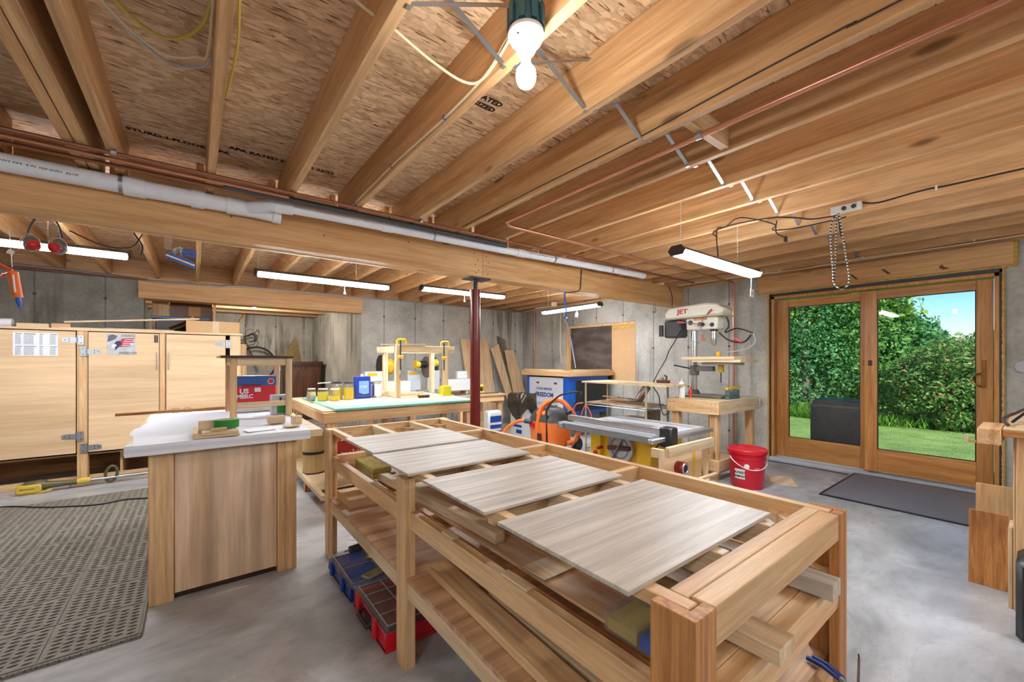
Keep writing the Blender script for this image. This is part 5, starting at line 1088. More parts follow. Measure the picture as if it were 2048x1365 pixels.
hs = [Vector(p) for p in spl([(3.92,4.48,.10),(3.90,4.44,.40),(3.93,4.40,.62),(4.02,4.30,.72),(4.12,4.20,.72),(4.2,4.12,.62),(4.28,4.05,.45),(4.30,4.03,.28),(4.22,4.05,.16),(4.12,4.07,.14)],12)]
part('hose', MB().tube(hs,[.034+(.003 if k%2 else 0) for k in range(len(hs))],12), ORANGE, t)
hs = [Vector(p) for p in spl([(3.86,4.60,.40),(3.80,4.72,.41),(3.72,4.86,.33),(3.66,4.98,.2),(3.60,5.05,.10),(3.5,5.1,.05)],9)]
part('side_hose', MB().tube(hs,[.026+(.003 if k%2 else 0) for k in range(len(hs))],12), ORANGE, t); part('hose_cuff', MB().tube([(3.885,4.56,.405),(3.83,4.66,.41)],.036,12), DGREY, t)
for (x,y) in ((4.30,4.06),(4.42,4.62)): rw = part('rear_wheel', MB().tube(arc((x,y,.105),.08,0,2*PI,22,(1,0,0),(0,0,1))[:-1],.025,8,closed=True), BLACK, t); part('wheel_hub', MB().cyl((x,y-.03,.105),(x,y+.03,.105),.058,seg=18), plain('hub_dark', srgb(50,46,44), .5), rw)
for (x,y) in ((3.94,4.28),(3.95,4.58)): part('caster', MB().cyl((x,y-.012,.035),(x,y+.012,.035),.035,seg=14), BLKP, t)
part('accessory', MB().tube(spl([(4.20,4.10,.50),(4.26,4.03,.42),(4.24,4.02,.30)],4),.03,10), DGREY, t); part('round_knob', MB().ball((4.16,4.09,.56),.045), BLKP, t); part('red_cap', MB().cyl((4.27,4.02,.22),(4.27,3.995,.22),.02,seg=12), RED, t)
# ================================================================ table saw
t = thing('table_saw', 'yellow portable table saw with grey top on the floor behind the frame table', 'table saw', (3.72,2.65,0))
for (x0,x1,y0,y1) in ((3.46,3.52,2.30,2.46),(3.46,3.52,2.92,3.06),(3.94,4.0,2.30,2.46),(3.94,4.0,2.92,3.06)):
    part('leg', MB().add([(x0-.03,y0,0),(x1-.03,y0,0),(x1-.03,y1,0),(x0-.03,y1,0),(x0,y0,.54),(x1,y0,.54),(x1,y1,.54),(x0,y1,.54)],[(0,3,2,1),(4,5,6,7),(0,1,5,4),(1,2,6,5),(2,3,7,6),(3,0,4,7)]), YEL, t, .006)
part('housing', B(3.50,3.96,2.34,3.02,.16,.56), YEL, t, .01)
part('base_skid', B(3.42,4.02,2.28,3.08,.0,.03), YEL, t, .006)
gd = part('guard_disc', MB().cyl((3.44,2.66,.40),(3.499,2.66,.40),.155,seg=40), SILVER, t, .004); part('disc_ring', MB().tube(arc((3.44,2.66,.40),.105,0,2*PI,30,(0,1,0),(0,0,1))[:-1],.008,8,closed=True), GREY, gd)
part('crank_arm', MB().bar((3.425,2.80,.385),(3.425,2.52,.415),.03,.045,(0,0,1)), plain('crank_brown', srgb(92,40,28), .4), t, .008)
part('bracket_arm', MB().bar((3.432,2.58,.54),(3.432,2.76,.25),.012,.05,(1,0,0)), GREY, t, .002); part('crank_knob', MB().cyl((3.41,2.86,.38),(3.34,2.86,.38),.018,seg=12), RED, t); part('lock_knob', MB().cyl((3.455,2.98,.30),(3.43,2.98,.30),.022,seg=14), RED, t)
part('saw_top', B(3.30,4.10,2.12,3.18,.60,.625), LGREY, t, .003); part('top_slot', MB().box(3.42,3.435,2.13,3.17,.6245,.6262), BLKP, t); part('top_slot', MB().box(3.95,3.965,2.13,3.17,.6245,.6262), BLKP, t); part('throat_plate', B(3.64,3.74,2.45,2.85,.625,.628), GREY, t, .001)
part('side_wing', B(3.18,3.298,2.12,3.30,.555,.62), GREY, t, .006)
part('fence_rail', MB().box(3.10,4.16,2.05,2.10,.575,.615), SILVER, t, .006); part('rip_fence', MB().box(3.32,3.38,2.11,3.28,.6265,.685), SILVER, t, .004); part('fence_head', MB().box(3.30,3.42,2.0,2.12,.52,.70), BLKP, t, .012); part('rear_rail', MB().box(3.14,4.12,3.20,3.24,.575,.615), SILVER, t, .005)
part('cable', MB().tube(spl([(3.47,2.30,.44),(3.45,2.22,.50),(3.46,2.24,.56)],4),.008,6), BLACK, t)
# slim white stand in front of saw
t = thing('outfeed_stand', 'narrow pale lumber stand with dust port in front of the table saw', 'stand', (3.45,1.95,0))
for x in (3.06,3.78): part('leg', B(x,x+.042,1.95,2.0,0,.575) if False else B(x,x+.042,1.93,1.968,0,.555), PALE['Z'], t, .002)
part('top_rail', B(3.10,3.86,1.895,1.929,.49,.575), PALE['X'], t, .002); part('low_rail', B(3.06,3.82,1.895,1.929,.12,.19), PALE['X'], t, .002); part('side_rail', B(3.06,3.10,1.97,2.04,.48,.555), PALE['Y'], t, .002)
part('back_panel', B(3.10,3.78,1.975,1.99,.20,.47), YEL if False else PLY['X'], t, .001); part('yellow_strip', B(3.62,3.66,1.970,1.9745,.24,.46), YEL, t)
m = MB().cyl((3.36,1.9745,.36),(3.36,1.90,.36),.055,seg=24); part('dust_port', m, plain('port_red', srgb(140,34,24), .4), t); part('port_ring', MB().tube(arc((3.36,1.90,.36),.042,0,2*PI,24,(1,0,0),(0,0,1))[:-1],.009,8,closed=True), STEEL, t); part('port_hole', MB().cyl((3.36,1.899,.36),(3.36,1.897,.36),.036,seg=20), BLACK, t)
part('shelf_board', B(3.10,3.86,1.86,1.894,.235,.25), PLY['X'], t, .001)
# ================================================================ drill press bench
t = thing('drill_press_bench', 'sturdy lumber bench carrying the drill press', 'workbench', (4.9,2.43,0))
ZD = .86
part('apron', B(4.42,4.458,2.12,2.73,.71,.855), PINE['Y'], t, .002); part('apron', B(4.459,5.44,2.12,2.158,.71,.855), PALE['X'], t, .002, 'whiter front board'); part('apron', B(5.402,5.44,2.159,2.73,.71,.855), PINE['Y'], t, .002); part('apron', B(4.459,5.401,2.692,2.73,.71,.855), PINE['X'], t, .002)
part('bench_top', B(4.44,5.42,2.14,2.71,.840,ZD), PALE['X'], t, .002)
for (x,y) in ((4.459,2.16),(4.459,2.61),(5.32,2.16),(5.32,2.61)): part('leg', B(x,x+.08,y,y+.08,0,.839), PINE['Z'], t, .002)
part('low_rail', B(4.42,4.458,2.12,2.70,.10,.22), PINE['Y'], t, .002); part('low_rail', B(4.459,5.40,2.12,2.158,.10,.22), PINE['X'], t, .002); part('low_shelf', B(4.46,5.40,2.25,2.60,.09,.105), PLY['X'], t, .001)
m = MB()
for (y,z) in ((2.16,.82),(2.20,.82),(2.16,.75),(2.20,.75),(2.42,.79),(2.64,.82),(2.69,.82),(2.64,.75),(2.69,.75)): m.cyl((4.4185,y,z),(4.422,y,z),.005,seg=8)
part('screw_heads', m, IRON, t, stuff=True)
t = thing('drill_press', 'cream bench drill press with wooden table on the lumber bench', 'drill press', (4.80,2.45,ZD+.001)); Z0=ZD+.001
part('cast_base', B(4.68,4.94,2.22,2.70,Z0,Z0+.035), IRON if False else plain('cast_grey', srgb(120,118,112), .4, .5), t, .01)
part('column_foot', MB().lathe([(.07,0),(.055,.03),(.042,.05)],(4.80,2.60,Z0+.036),24), DGREY, t)
part('column', MB().cyl((4.80,2.60,Z0+.036),(4.80,2.60,1.80),.036,seg=24), CHROME, t); part('rack_bar', B(4.835,4.848,2.590,2.61,Z0+.09,1.62), STEEL, t); part('collar', MB().cyl((4.80,2.60,1.50),(4.80,2.60,1.53),.044,seg=24), STEEL, t)
part('table_bracket', MB().cyl((4.80,2.60,1.12),(4.80,2.60,1.24),.055,seg=20).box(4.765,4.835,2.36,2.56,1.17,1.23), plain('cast_grey2', srgb(112,112,106), .45, .4), t, .004); part('bracket_lever', MB().cyl((4.76,2.63,1.20),(4.62,2.76,1.24),.008,seg=8), IRON, t)
part('work_table', B(4.66,4.94,2.08,2.44,1.245,1.275), STEEL, t, .006); part('wooden_table', B(4.55,5.0,2.02,2.62,1.305,1.340), PALE['Y'], t, .003); part('wooden_batten', B(4.56,4.99,1.96,2.50,1.276,1.304), PALE['Y'], t, .002)
part('head_casting', MB().box(4.715,4.885,2.28,2.66,1.66,1.82), CREAM, t, .015)
hp = [(2.90,1.80),(2.92,1.88),(2.86,1.945),(2.40,1.965),(2.26,1.94),(2.20,1.885),(2.20,1.85),(2.22,1.815)]
bc = part('belt_cover', MB().prism(hp, 4.66, 4.94, 'yz'), CREAM, t, .018); part('cover_lip', MB().box(4.65,4.95,2.19,2.93,1.805,1.825), plain('lip_cream', srgb(196,190,160), .4), t, .006)
part('brand_letters', txt('JET', .075, (4.6595,2.74,1.862), (0,-1,0), (0,0,1), .0008, sx=1.3, bold=.003), RED, bc)
part('motor', MB().box(4.70,4.88,2.72,2.95,1.58,1.795), DGREY, t, .02); part('capacitor', MB().cyl((4.68,2.97,1.60),(4.68,2.97,1.74),.03,seg=16), BLKP, t)
part('quill', MB().cyl((4.80,2.36,1.66),(4.80,2.36,1.56),.03,seg=20), CHROME, t); part('spindle_collar', MB().cyl((4.80,2.36,1.66),(4.80,2.36,1.64),.044,seg=20), IRON, t); part('chuck', MB().lathe([(.012,0),(.024,.02),(.030,.05),(.030,.09)],(4.80,2.36,1.47),20), CHROME, t)
m = MB(); pts=[(4.80+.005*math.cos(k*.9),2.36+.005*math.sin(k*.9),1.469-.005*k) for k in range(22)]; m.tube(pts,.0045,6); part('drill_bit', m, STEEL, t)
part('feed_hub', MB().cyl((4.714,2.45,1.72),(4.64,2.45,1.72),.024,seg=16), IRON, t)
for a in (2.3, 4.4, .2):
    p=(4.645,2.45,1.72); q=(4.60,2.45+.17*math.cos(a),1.72+.17*math.sin(a)*.8); g=(4.60-.01,2.45+.25*math.cos(a),1.72+.25*math.sin(a)*.8)
    fh = part('feed_handle', MB().cyl(p,q,.0055,seg=8), STEEL, t); part('feed_grip', MB().tube([q,g],[.009,.015],10), plain('grip_red', srgb(200,90,80), .4), fh)
part('dial', MB().cyl((4.714,2.34,1.71),(4.708,2.34,1.71),.025,seg=20), BLKP, t); part('dial', MB().cyl((4.714,2.60,1.75),(4.708,2.60,1.75),.028,seg=20), BLKP, t); part('name_plate', B(4.712,4.7145,2.40,2.56,1.77,1.80), plain('plate_orange', srgb(210,140,90), .5), t)
part('work_lamp_arm', MB().tube(spl([(4.80,2.22,1.80),(4.82,2.20,1.70),(4.82,2.24,1.62),(4.84,2.12,1.66),(4.86,1.96,1.60)],5),.008,8), BLKP, t)
part('laser_arm', MB().tube(spl([(4.80,2.30,1.62),(4.81,2.2,1.53),(4.83,2.05,1.50),(4.86,1.98,1.58)],5),.009,8), BLKP, t); part('red_grip', MB().tube([(4.82,2.14,1.55),(4.84,2.06,1.49)],.016,10), plain('grip_red2', srgb(204,84,84), .4), t)
part('light_cord', MB().tube(spl([(4.86,1.96,1.60),(4.86,1.94,1.50),(4.84,2.02,1.43),(4.82,2.14,1.40),(4.81,2.22,1.40)],5),.005,6), LGREY, t)
part('upper_clamp', B(4.78,4.82,2.29,2.33,1.341,1.40), YEL, t, .006); part('under_clamp', B(4.78,4.82,2.25,2.31,1.16,1.244), YEL, t, .006); part('clamp_screw', MB().cyl((4.80,2.28,1.04),(4.80,2.28,1.16),.006,seg=8), IRON, t)
part('power_lead', MB().tube(spl([(4.70,2.72,1.66),(4.60,2.72,1.55),(4.52,2.76,1.42),(4.50,2.80,1.30),(4.45,2.86,1.16),(4.40,2.90,1.0),(4.33,2.78,.88),(4.36,2.78,.76),(4.34,2.72,.66),(4.36,2.66,.70)],6),.006,6), BLACK, t)
t = thing('bench_vise', 'green-blue drill vise with a bar lying across it at the bench corner', 'vise', (4.75,2.17,ZD+.001)) 
VG = plain('vise_green', srgb(84,112,110), .45, .3)
part('vise_base', B(4.72,4.98,2.145,2.205,ZD+.001,ZD+.03), VG, t, .006); part('vise_jaw', B(4.73,4.77,2.147,2.205,ZD+.031,ZD+.10), VG, t, .005); part('vise_jaw', B(4.90,4.97,2.147,2.205,ZD+.031,ZD+.10), VG, t, .005); part('vise_screw', MB().cyl((4.771,2.175,ZD+.06),(4.899,2.175,ZD+.06),.010,seg=12), STEEL, t); part('work_bar', MB().bar((4.71,2.175,ZD+.12),(5.02,2.175,ZD+.125),.03,.03), YEL, t, .004)
t = thing('spray_bottle', 'white plastic bottle at the left corner of the drill press bench', 'bottle', (4.52,2.60,ZD+.001)); ORG[t]=(0,0,0)
part('bottle', MB().lathe([(.034,0),(.036,.01),(.036,.14),(.030,.17),(.014,.19)],(0,0,0),20), WHITE, t); part('nozzle', MB().lathe([(.014,.191),(.010,.205),(.004,.23)],(0,0,0),14), SKINV, t)
t = thing('glue_bottle', 'small orange-red bottle beside the drill press column', 'bottle', (4.64,2.56,ZD+.001)); ORG[t]=(0,0,0); part('bottle', MB().lathe([(.018,0),(.020,.07),(.008,.10)],(0,0,0),14), plain('glue_orange', srgb(220,70,40), .4), t); part('cap', MB().lathe([(.008,.1005),(.004,.125)],(0,0,0),10), RED, t)
# bucket
t = thing('lidded_bucket', 'red plastic bucket with lid and white label near the glass door', 'bucket', (4.52,1.88,0)); ORG[t]=(0,0,0)
part('bucket', MB().lathe([(.145,0),(.15,.01),(.165,.30),(.173,.302),(.173,.315),(.168,.318),(.168,.33),(.176,.333),(.176,.345),(.170,.35)],(0,0,0),40), REDB, t)
part('lid', MB().lathe([(.184,.351),(.186,.385),(.176,.395),(.165,.392),(.158,.385),(0,.385)],(0,0,0),40), REDB, t)
part('bail', MB().tube([(.178*math.cos(a), .178*math.sin(a), .315-.11*max(0,math.sin((a-PI*.78)/(PI*.95)*PI))) for a in np.linspace(PI*.78,PI*1.73,22)],.004,6), WHITE, t)
def onb(s,size,a0,z,mt,nm,sx=1):
    g = txt(s,size,(0,0,0),(1,0,0),(0,0,1),.0004,sx,.001); w = max(v[0] for v in g.v); r=.158+.0275*0
    vs=[]
    for v in g.v:
        zz=z+v[2]; rr=.150+.05*zz+.002-v[1]; a=a0+(v[0]-w/2)/.16; vs.append((rr*math.cos(a),rr*math.sin(a),zz))
    g.v=vs; return part(nm,g,mt,t)
def patch(a0,a1,z0,z1_,mt,nm,off=.001):
    n=10; vs=[]
    for zz in (z0,z1_):
        for k in range(n+1): a=a0+(a1-a0)*k/n; rr=.150+.05*zz+off; vs.append((rr*math.cos(a),rr*math.sin(a),zz))
    return part(nm, MB().add(vs,[(k,k+1,n+2+k,n+1+k) for k in range(n)]), mt, t)
AB = math.atan2(-1.88,-4.52)
patch(AB-.75,AB-.12,.10,.20,WHITE,'bucket_label'); onb('BUCKET',.030,AB-.44,.155,INK,'label_lettering'); onb('COMPANY',.026,AB-.44,.118,INK,'label_lettering')
patch(AB+.42,AB+.72,.195,.225,plain('stamp_pink', srgb(220,120,130), .4),'bucket_stamp')
part('round_seal', MB().add([( (.150+.05*(.235+.024*math.sin(k*.3142))+.0015)*math.cos(AB-.02+.024*math.cos(k*.3142)/.16), (.150+.05*(.235+.024*math.sin(k*.3142))+.0015)*math.sin(AB-.02+.024*math.cos(k*.3142)/.16), .235+.024*math.sin(k*.3142)) for k in range(20)],[tuple(range(20))]), WHITE, t)
solo('plywood_scrap', MB().prism([(4.9,1.55),(5.22,1.72),(5.10,1.92),(4.80,1.75)],0,.008), PLYP['X'], 'flat plywood scrap on the floor behind the red bucket', 'plywood')
solo('lumber_block', B(3.62,3.80,1.62,1.72,0,.012), PALE['X'], 'thin board scrap on the floor by the outfeed stand', 'lumber')
# ================================================================ right bench at the frame edge
t = thing('side_bench', 'wooden workbench cut off by the right edge of the photo', 'workbench', (3.9,-.5,0))
part('bench_top', B(3.30,4.6,-1.3,.135,.905,.940), CEDAR['Y'], t, .003); part('top_laminate', B(3.302,4.6,-1.3,.133,.9405,.945), PALE['Y'], t); part('end_panel', B(3.345,3.363,-1.25,.09,.0,.904), PINE['Z'], t, .002)
for y in (.01,-1.25):
    for x in (3.365,4.45): part('leg', B(x,x+.09,y,y+.09,0,.904), PINE['Z'], t, .003)
part('apron', B(3.456,4.449,.06,.095,.80,.904), PINE['X'], t, .002)
part('front_vise_jaw', B(3.26,3.60,.137,.218,.862,.945), PINE['X'], t, .003); part('vise_runner', B(3.27,3.30,.219,.25,.862,.874), PINE['X'], t, .002); part('vise_stop', B(3.26,3.285,.2505,.262,.862,.905), PALE['Z'], t, .002)
def lpl(y0,y1,x,h,lab,mt,tilt=.03):
    return solo('upright_board', MB().add([(x,y0,0),(x,y1,0),(x+.018,y1,0),(x+.018,y0,0),(x+tilt,y0,h),(x+tilt,y1,h),(x+tilt+.018,y1,h),(x+tilt+.018,y0,h)],[(0,1,2,3),(7,6,5,4),(0,4,5,1),(1,5,6,2),(2,6,7,3),(3,7,4,0)]), mt['Z'], lab, 'board', group='boards standing by the right bench', bevel=.001)
lpl(.125,.275,3.60,.42,'front knotted amber board standing on end by the right bench',CEDAR); lpl(.118,.265,3.86,.53,'paler board standing behind the knotted one by the right bench',PINE)
solo('upright_board', B(3.38,3.56,.103,.118,0,.42), OLDW['Z'] if False else PALE['Z'], 'white-edged board standing against the right bench side', 'board', group='boards standing by the right bench', bevel=.001)
solo('upright_board', B(3.40,3.80,.0965,.1025,.0,.64), PALE['Z'], 'taller pale board standing against the right bench side', 'board', group='boards standing by the right bench', bevel=.001)
solo('power_cord', MB().tube(spl([(3.42,.12,.956),(3.55,.14,.975),(3.7,.10,1.0),(3.9,.06,1.01),(4.0,.0,.97),(4.1,-.1,.952)],6),.008,8), plain('dark_brown_cord', srgb(70,52,44), .5), 'dark cord with copper-coloured clip on the right bench top', 'cord')
t = thing('metal_clamp', 'black tool with copper jaws lying on the right bench top', 'clamp', (3.8,.05,.947)); part('arm', MB().tube([(3.62,.11,.955),(3.82,.05,1.02)],.007,8), BLKP, t); part('jaw', MB().tube([(3.82,.05,1.02),(3.95,.02,1.03)],[.012,.006],8), COPPER, t)
solo('steel_ruler', MB().bar((3.75,.09,.9475),(3.95,-.2,.9475),.03,.002), STEEL, 'steel rule lying on the right bench top', 'ruler')
t = thing('tape_measure', 'red half-round tape measure on the right bench top', 'tape measure', (3.75,-.05,.946)); part('case', MB().prism([(-.07+.045*math.cos(q)+.03,.952+.045*math.sin(q)) for q in np.linspace(0,PI,14)],3.73,3.77,'yz'), RED, t); part('foot', B(3.72,3.78,-.09,.012,.946,.951), BLKP, t)
solo('black_case', B(3.0,3.26,-.35,.083,0,.37), BLKP, 'black case standing against the right bench at the frame edge', 'case', bevel=.02)
t = thing('wall_outlet', 'round grey electrical box on the concrete right of the glass door', 'outlet', (6.0,.12,1.24)); part('box', MB().cyl((6.019,.12,1.24),(5.985,.12,1.24),.05,seg=8), LGREY, t); part('cover_plate', MB().cyl((5.984,.12,1.24),(5.980,.12,1.24),.052,seg=8), STEEL, t)
t = thing('wall_outlet', 'small white outlet on the concrete left of the glass door', 'outlet', (6.0,2.40,.73)); part('box', B(5.995,6.019,2.33,2.40,.70,.79), LGREY, t, .002); part('cover_plate', B(5.99,5.9945,2.327,2.403,.697,.793), WHITE, t, .001)
# ================================================================ pipes, cables and braces under the ceiling
t = thing('drain_pipe', 'white plastic drain pipe with couplings running along the front of the main beam', 'pipe', (0,3.38,2.3))
zp = 2.355
part('wide_pipe', MB().cyl((-4.2,3.385,zp),(-.34,3.385,zp),.050,seg=28), PVC, t)
part('coupling', MB().cyl((-.34,3.385,zp),(-.24,3.385,zp),.058,seg=28), PVC, t); part('wide_pipe', MB().cyl((-.24,3.385,zp),(-.02,3.385,zp),.051,seg=28), PVC, t)
part('coupling', MB().cyl((-.02,3.385,zp),(.05,3.385,zp),.058,seg=28), PVC, t); part('wide_pipe', MB().cyl((.05,3.385,zp),(.17,3.385,zp),.050,seg=28), PVC, t)
part('wye_fitting', MB().tube([(.17,3.385,zp),(.25,3.385,zp),(.33,3.385,zp-.005),(.46,3.385,zp-.008)],[.058,.056,.050,.052],28), PVC, t); part('wye_collar', MB().cyl((.44,3.385,zp-.008),(.49,3.385,zp-.008),.058,seg=28), PVC, t)
part('branch_elbow', MB().tube(spl([(.30,3.36,zp+.0),(.36,3.31,zp+.01),(.43,3.27,zp+.02),(.52,3.265,zp+.022)],5),.042,20), PVC, t); part('branch_collar', MB().cyl((.44,3.27,zp+.022),(.55,3.262,zp+.022),.047,seg=24), PVC, t)
part('narrow_pipe', MB().tube([(.55,3.262,zp+.02),(2.4,3.20,zp+.012),(4.45,3.12,zp+.02)],.034,24), PVC, t); part('coupling', MB().cyl((1.18,3.241,zp+.018),(1.27,3.238,zp+.018),.039,seg=24), PVC, t); part('coupling', MB().cyl((2.52,3.195,zp+.013),(2.62,3.191,zp+.013),.039,seg=24), PVC, t)
part('open_end', MB().cyl((4.45,3.12,zp+.02),(4.52,3.117,zp+.02),.038,seg=24), PVC, t)
for x,r,y in ((-.36,.0525,3.385),(1.62,.0355,3.226),(3.0,.036,3.176),(3.9,.036,3.141)): part('hanger_strap', MB().lathe([(r,0),(r,.02)],(x,y,zp+(.0 if x<0 else .015)),24,Matrix.Rotation(PI/2,3,'Y')), STEEL, t)
part('pipe_print', txt('PVC DWV PIPE  4 IN  NSF-DWV  ASTM', .02, (-.86,3.3335,2.345), (1,0,-.02), (0,.25,1), .0006), INK, t); part('pipe_print', txt('PVC DWV  2 IN  NSF  ASTM D 2665   PVC DWV', .015, (.60,3.228,2.375), (1,-.033,0), (0,.25,1), .0006), INK, t); part('pipe_print', txt('PVC DWV  2 IN  NSF  ASTM D 2665   PVC DWV  2 IN  NSF', .015, (2.66,3.154,2.37), (1,-.035,0), (0,.25,1), .0006), INK, t)
def pipe(nm, pts, r, mt, lab, cat='pipe', grp=None): return solo(nm, MB().tube(pts, r, 12), mt, lab, cat, group=grp)
pipe('copper_pipe', [(-4.2,3.0,2.398),(5.60,3.04,2.398)], .0115, COPPERD, 'copper pipe farthest from the white drain pipe, running the room width')
pipe('copper_pipe', [(-4.2,3.085,2.396),(.50,3.10,2.396)], .0115, COPPER, 'middle copper pipe of the three at the left')
pipe('copper_pipe', [(-4.2,3.20,2.394),(.36,3.19,2.394),(.9,3.195,2.394)], .0115, COPPERD, 'dark copper pipe next to the white drain pipe')
solo('insulated_pipe', MB().cyl((.14,3.135,2.392),(2.35,3.135,2.392),.021,seg=16), DGREY, 'pipe in black foam insulation behind the white drain pipe', 'pipe')
pipe('copper_pipe', [(1.965,-3.1,2.405),(1.965,2.62,2.405)]+[(1.965+.05*math.sin(a),2.62+.05*(1-math.cos(a)) ,2.40-.004) for a in (.4,.9,1.4)]+[(2.05,2.67,2.396),(5.94,2.67,2.396),(5.99,2.67,2.38),(5.99,2.67,.05)], .0145, COPPER, 'long bright copper pipe running to the beam then across to the door wall')
pipe('copper_pipe', [(5.985,6.95,2.40),(5.985,6.95,.05)], .011, COPPER, 'thin copper pipe down the concrete in the far right corner')
solo('pipe_clip', MB().lathe([(.018,0),(.018,.03)],(1.965,1.025,2.405),16,Matrix.Rotation(-PI/2,3,'X')), STEEL, 'steel clip holding the long copper pipe on the lumber block', 'clip')
for (x,y,lab) in ((-.35,3.0,'steel clip on the farthest copper pipe by the doubled joists'),(1.40,3.0,'steel clip on the farthest copper pipe below the joist right of the bulb'),(3.15,2.67,'steel clip on the cross-running copper pipe, middle one'),(4.46,2.67,'steel clip on the cross-running copper pipe near the tube light'),(4.03,3.035,'steel clip on the farthest copper pipe near the drain pipe end')):
    solo('pipe_clip', MB().lathe([(.0145,0),(.0145,.022)],(x,y,2.398 if y != 2.67 else 2.396),16,Matrix.Rotation(PI/2,3,'Y')), STEEL, lab, 'clip', group='steel pipe clips')
solo('wall_conduit', MB().tube(spl([(-4.2,7.33,2.425),(-1.8,7.33,2.42),(-.95,7.33,2.40),(-.7,7.33,2.385),(-.48,7.32,2.365),(-.2,7.32,2.372),(.3,7.32,2.375),(.48,7.32,2.40),(1.3,7.33,2.405),(3.8,7.33,2.405),(5.95,7.33,2.405)],5),.014,10), STEEL, 'thin grey conduit running along the top of the far wall', 'conduit')
solo('wall_conduit', MB().tube([(-4.2,7.27,2.45-.07),(-.5,7.27,2.37)],.012,10), COPPERD, 'copper line just below the far wall conduit at the left', 'pipe')
# strap bridging
k = 0
bays = [(JX[i], JX[i+1]) for i in range(9, 21)]
def brace(x0, x1, y, lab, grp):
    t = thing('strap_brace', lab, 'brace', ((x0+x1)/2, y, JB), grp); xl = x0+.002; xr = x1-JW-.002
    part('steel_strap', MB().bar((xl,y,JB+.012),(xr,y,JT-.03),.020,.0025,(0,0,1)).bar((xl-.012,y,JB-.0025),(xl+.004,y,JB-.0025),.020,.0022), STEEL, t)
    part('steel_strap', MB().bar((xl,y+.03,JT-.03),(xr,y+.03,JB+.012),.020,.0025,(0,0,1)).bar((xr-.004,y+.03,JB-.0025),(xr+.012,y+.03,JB-.0025),.020,.0022), STEEL, t)
for k,(a,b) in enumerate(bays): brace(a, b, 1.225, 'crossed steel straps in the %s joist bay right of the drilled joist' % ordn[k], 'steel cross braces near the bulb')
for k,(a,b) in enumerate([(far[i], far[i+1]) for i in range(5, 16)]): brace(a, b, 5.35, 'crossed steel straps behind the beam, %s bay from the left' % ordn[k], 'steel cross braces behind the beam')
# cables
def cable(pts, r, mt, lab, n=5, grp='ceiling cables'): return solo('cable', MB().tube(spl(pts,n), r, 7), mt, lab, 'cable', group=grp)
cable([(.106,-.6,2.50),(.112,.8,2.47),(.107,1.2,2.50),(.112,1.55,2.46),(.125,1.85,2.47),(.108,2.2,2.46)],.005,CABLEY,'yellow cable along the side of the joist running straight up')
cable([(-.8,.9,2.58),(-.42,1.42,2.56),(-.30,1.86,2.57),(-.12,2.10,2.56),(.02,1.92,2.55),(.05,1.5,2.52),(.05,.8,2.50)],.007,CABLEY,'thick yellow cable looping between joists at the top left')
cable([(-.75,.9,2.59),(-.42,1.50,2.57),(-.28,1.95,2.55),(-.12,2.17,2.54),(.0,2.10,2.53),(.045,1.95,2.52),(.045,.9,2.52)],.005,CABLEW,'cream cable looping below the yellow one')
cable([(-.72,.85,2.60),(-.40,1.56,2.58),(-.26,2.02,2.56),(-.10,2.23,2.545),(.02,2.16,2.53),(.052,2.05,2.52)],.005,LGREY,'grey cable, lowest of the loops at the top left')
cable([(.11,1.55,2.60),(.3,1.44,2.56),(.49,1.43,2.505),(.54,1.43,2.50),(.72,1.46,2.47),(.86,1.44,2.43),(.915,1.38,2.43),(.915,1.22,2.47),(.90,1.12,2.50),(.87,1.07,2.46)],.0055,CABLEW,'cream cable through the drilled joist to the bulb joist')
cable([(.89,1.08,2.44),(.916,1.22,2.49),(.917,1.35,2.44),(.917,1.7,2.425),(.918,2.35,2.445),(.917,3.05,2.44),(.918,3.4,2.455)],.0055,CABLEW,'cream cable stapled along the bulb joist toward the beam')
cable([(1.792,-2.0,2.48),(1.79,.2,2.455),(1.79,.42,2.46),(1.79,.85,2.452),(1.79,1.3,2.435),(1.79,2.0,2.44),(1.79,3.0,2.43)],.0035,DGREY,'thin dark cable stapled along a joist in the middle')
for y,z in ((1.7,2.425),(2.35,2.445),(3.05,2.44)): solo('cable_staple', MB().tube([(.923,y,z-.008),(.908,y,z-.008),(.908,y,z+.008),(.923,y,z+.008)],.0025,5), BLUE, 'small blue staple on the cream cable along the bulb joist', 'staple', group='blue cable staples')
cable([(4.0,-2.6,2.46),(3.985,.08,2.465),(3.984,.5,2.475),(3.984,.75,2.462),(3.984,.86,2.50)],.0055,BLACK,'black cord stapled along a joist to the plug strip')
cable([(3.95,.93,2.40),(3.93,1.0,2.39),(3.9,1.25,2.385),(3.72,1.35,2.36),(3.60,1.30,2.37),(3.3,1.42,2.39),(3.45,1.60,2.395),(3.3,1.60,2.34),(3.28,1.58,2.12)],.005,BLACK,'black lamp cord swagging from the plug strip to the near tube light')
cable([(3.86,.97,2.40),(3.84,1.12,2.41),(3.70,1.18,2.408),(3.55,1.30,2.408),(3.48,1.55,2.408),(3.55,1.75,2.408),(3.72,1.80,2.408)],.006,plain('maroon_cord', srgb(74,30,28), .5),'dark red cord looping flat under the joists')
cable([(3.60,1.28,2.39),(3.70,1.32,2.33),(3.76,1.28,2.29)],.005,BLACK,'short black cord end with plug hanging in the bay')
solo('plug', MB().obox((3.765,1.275,2.275),(.025,.022,.045)), BLKP, 'small black plug hanging on a short cord below the joists', 'plug', bevel=.004)
for k,y in enumerate((2.0,1.2,.4,-.4)): solo('cable_staple', MB().box(5.69,5.735,y-.006,y+.006,2.405,2.414), WHITE, 'white staple on the cream cables by the door header', 'staple', group='white cable staples')
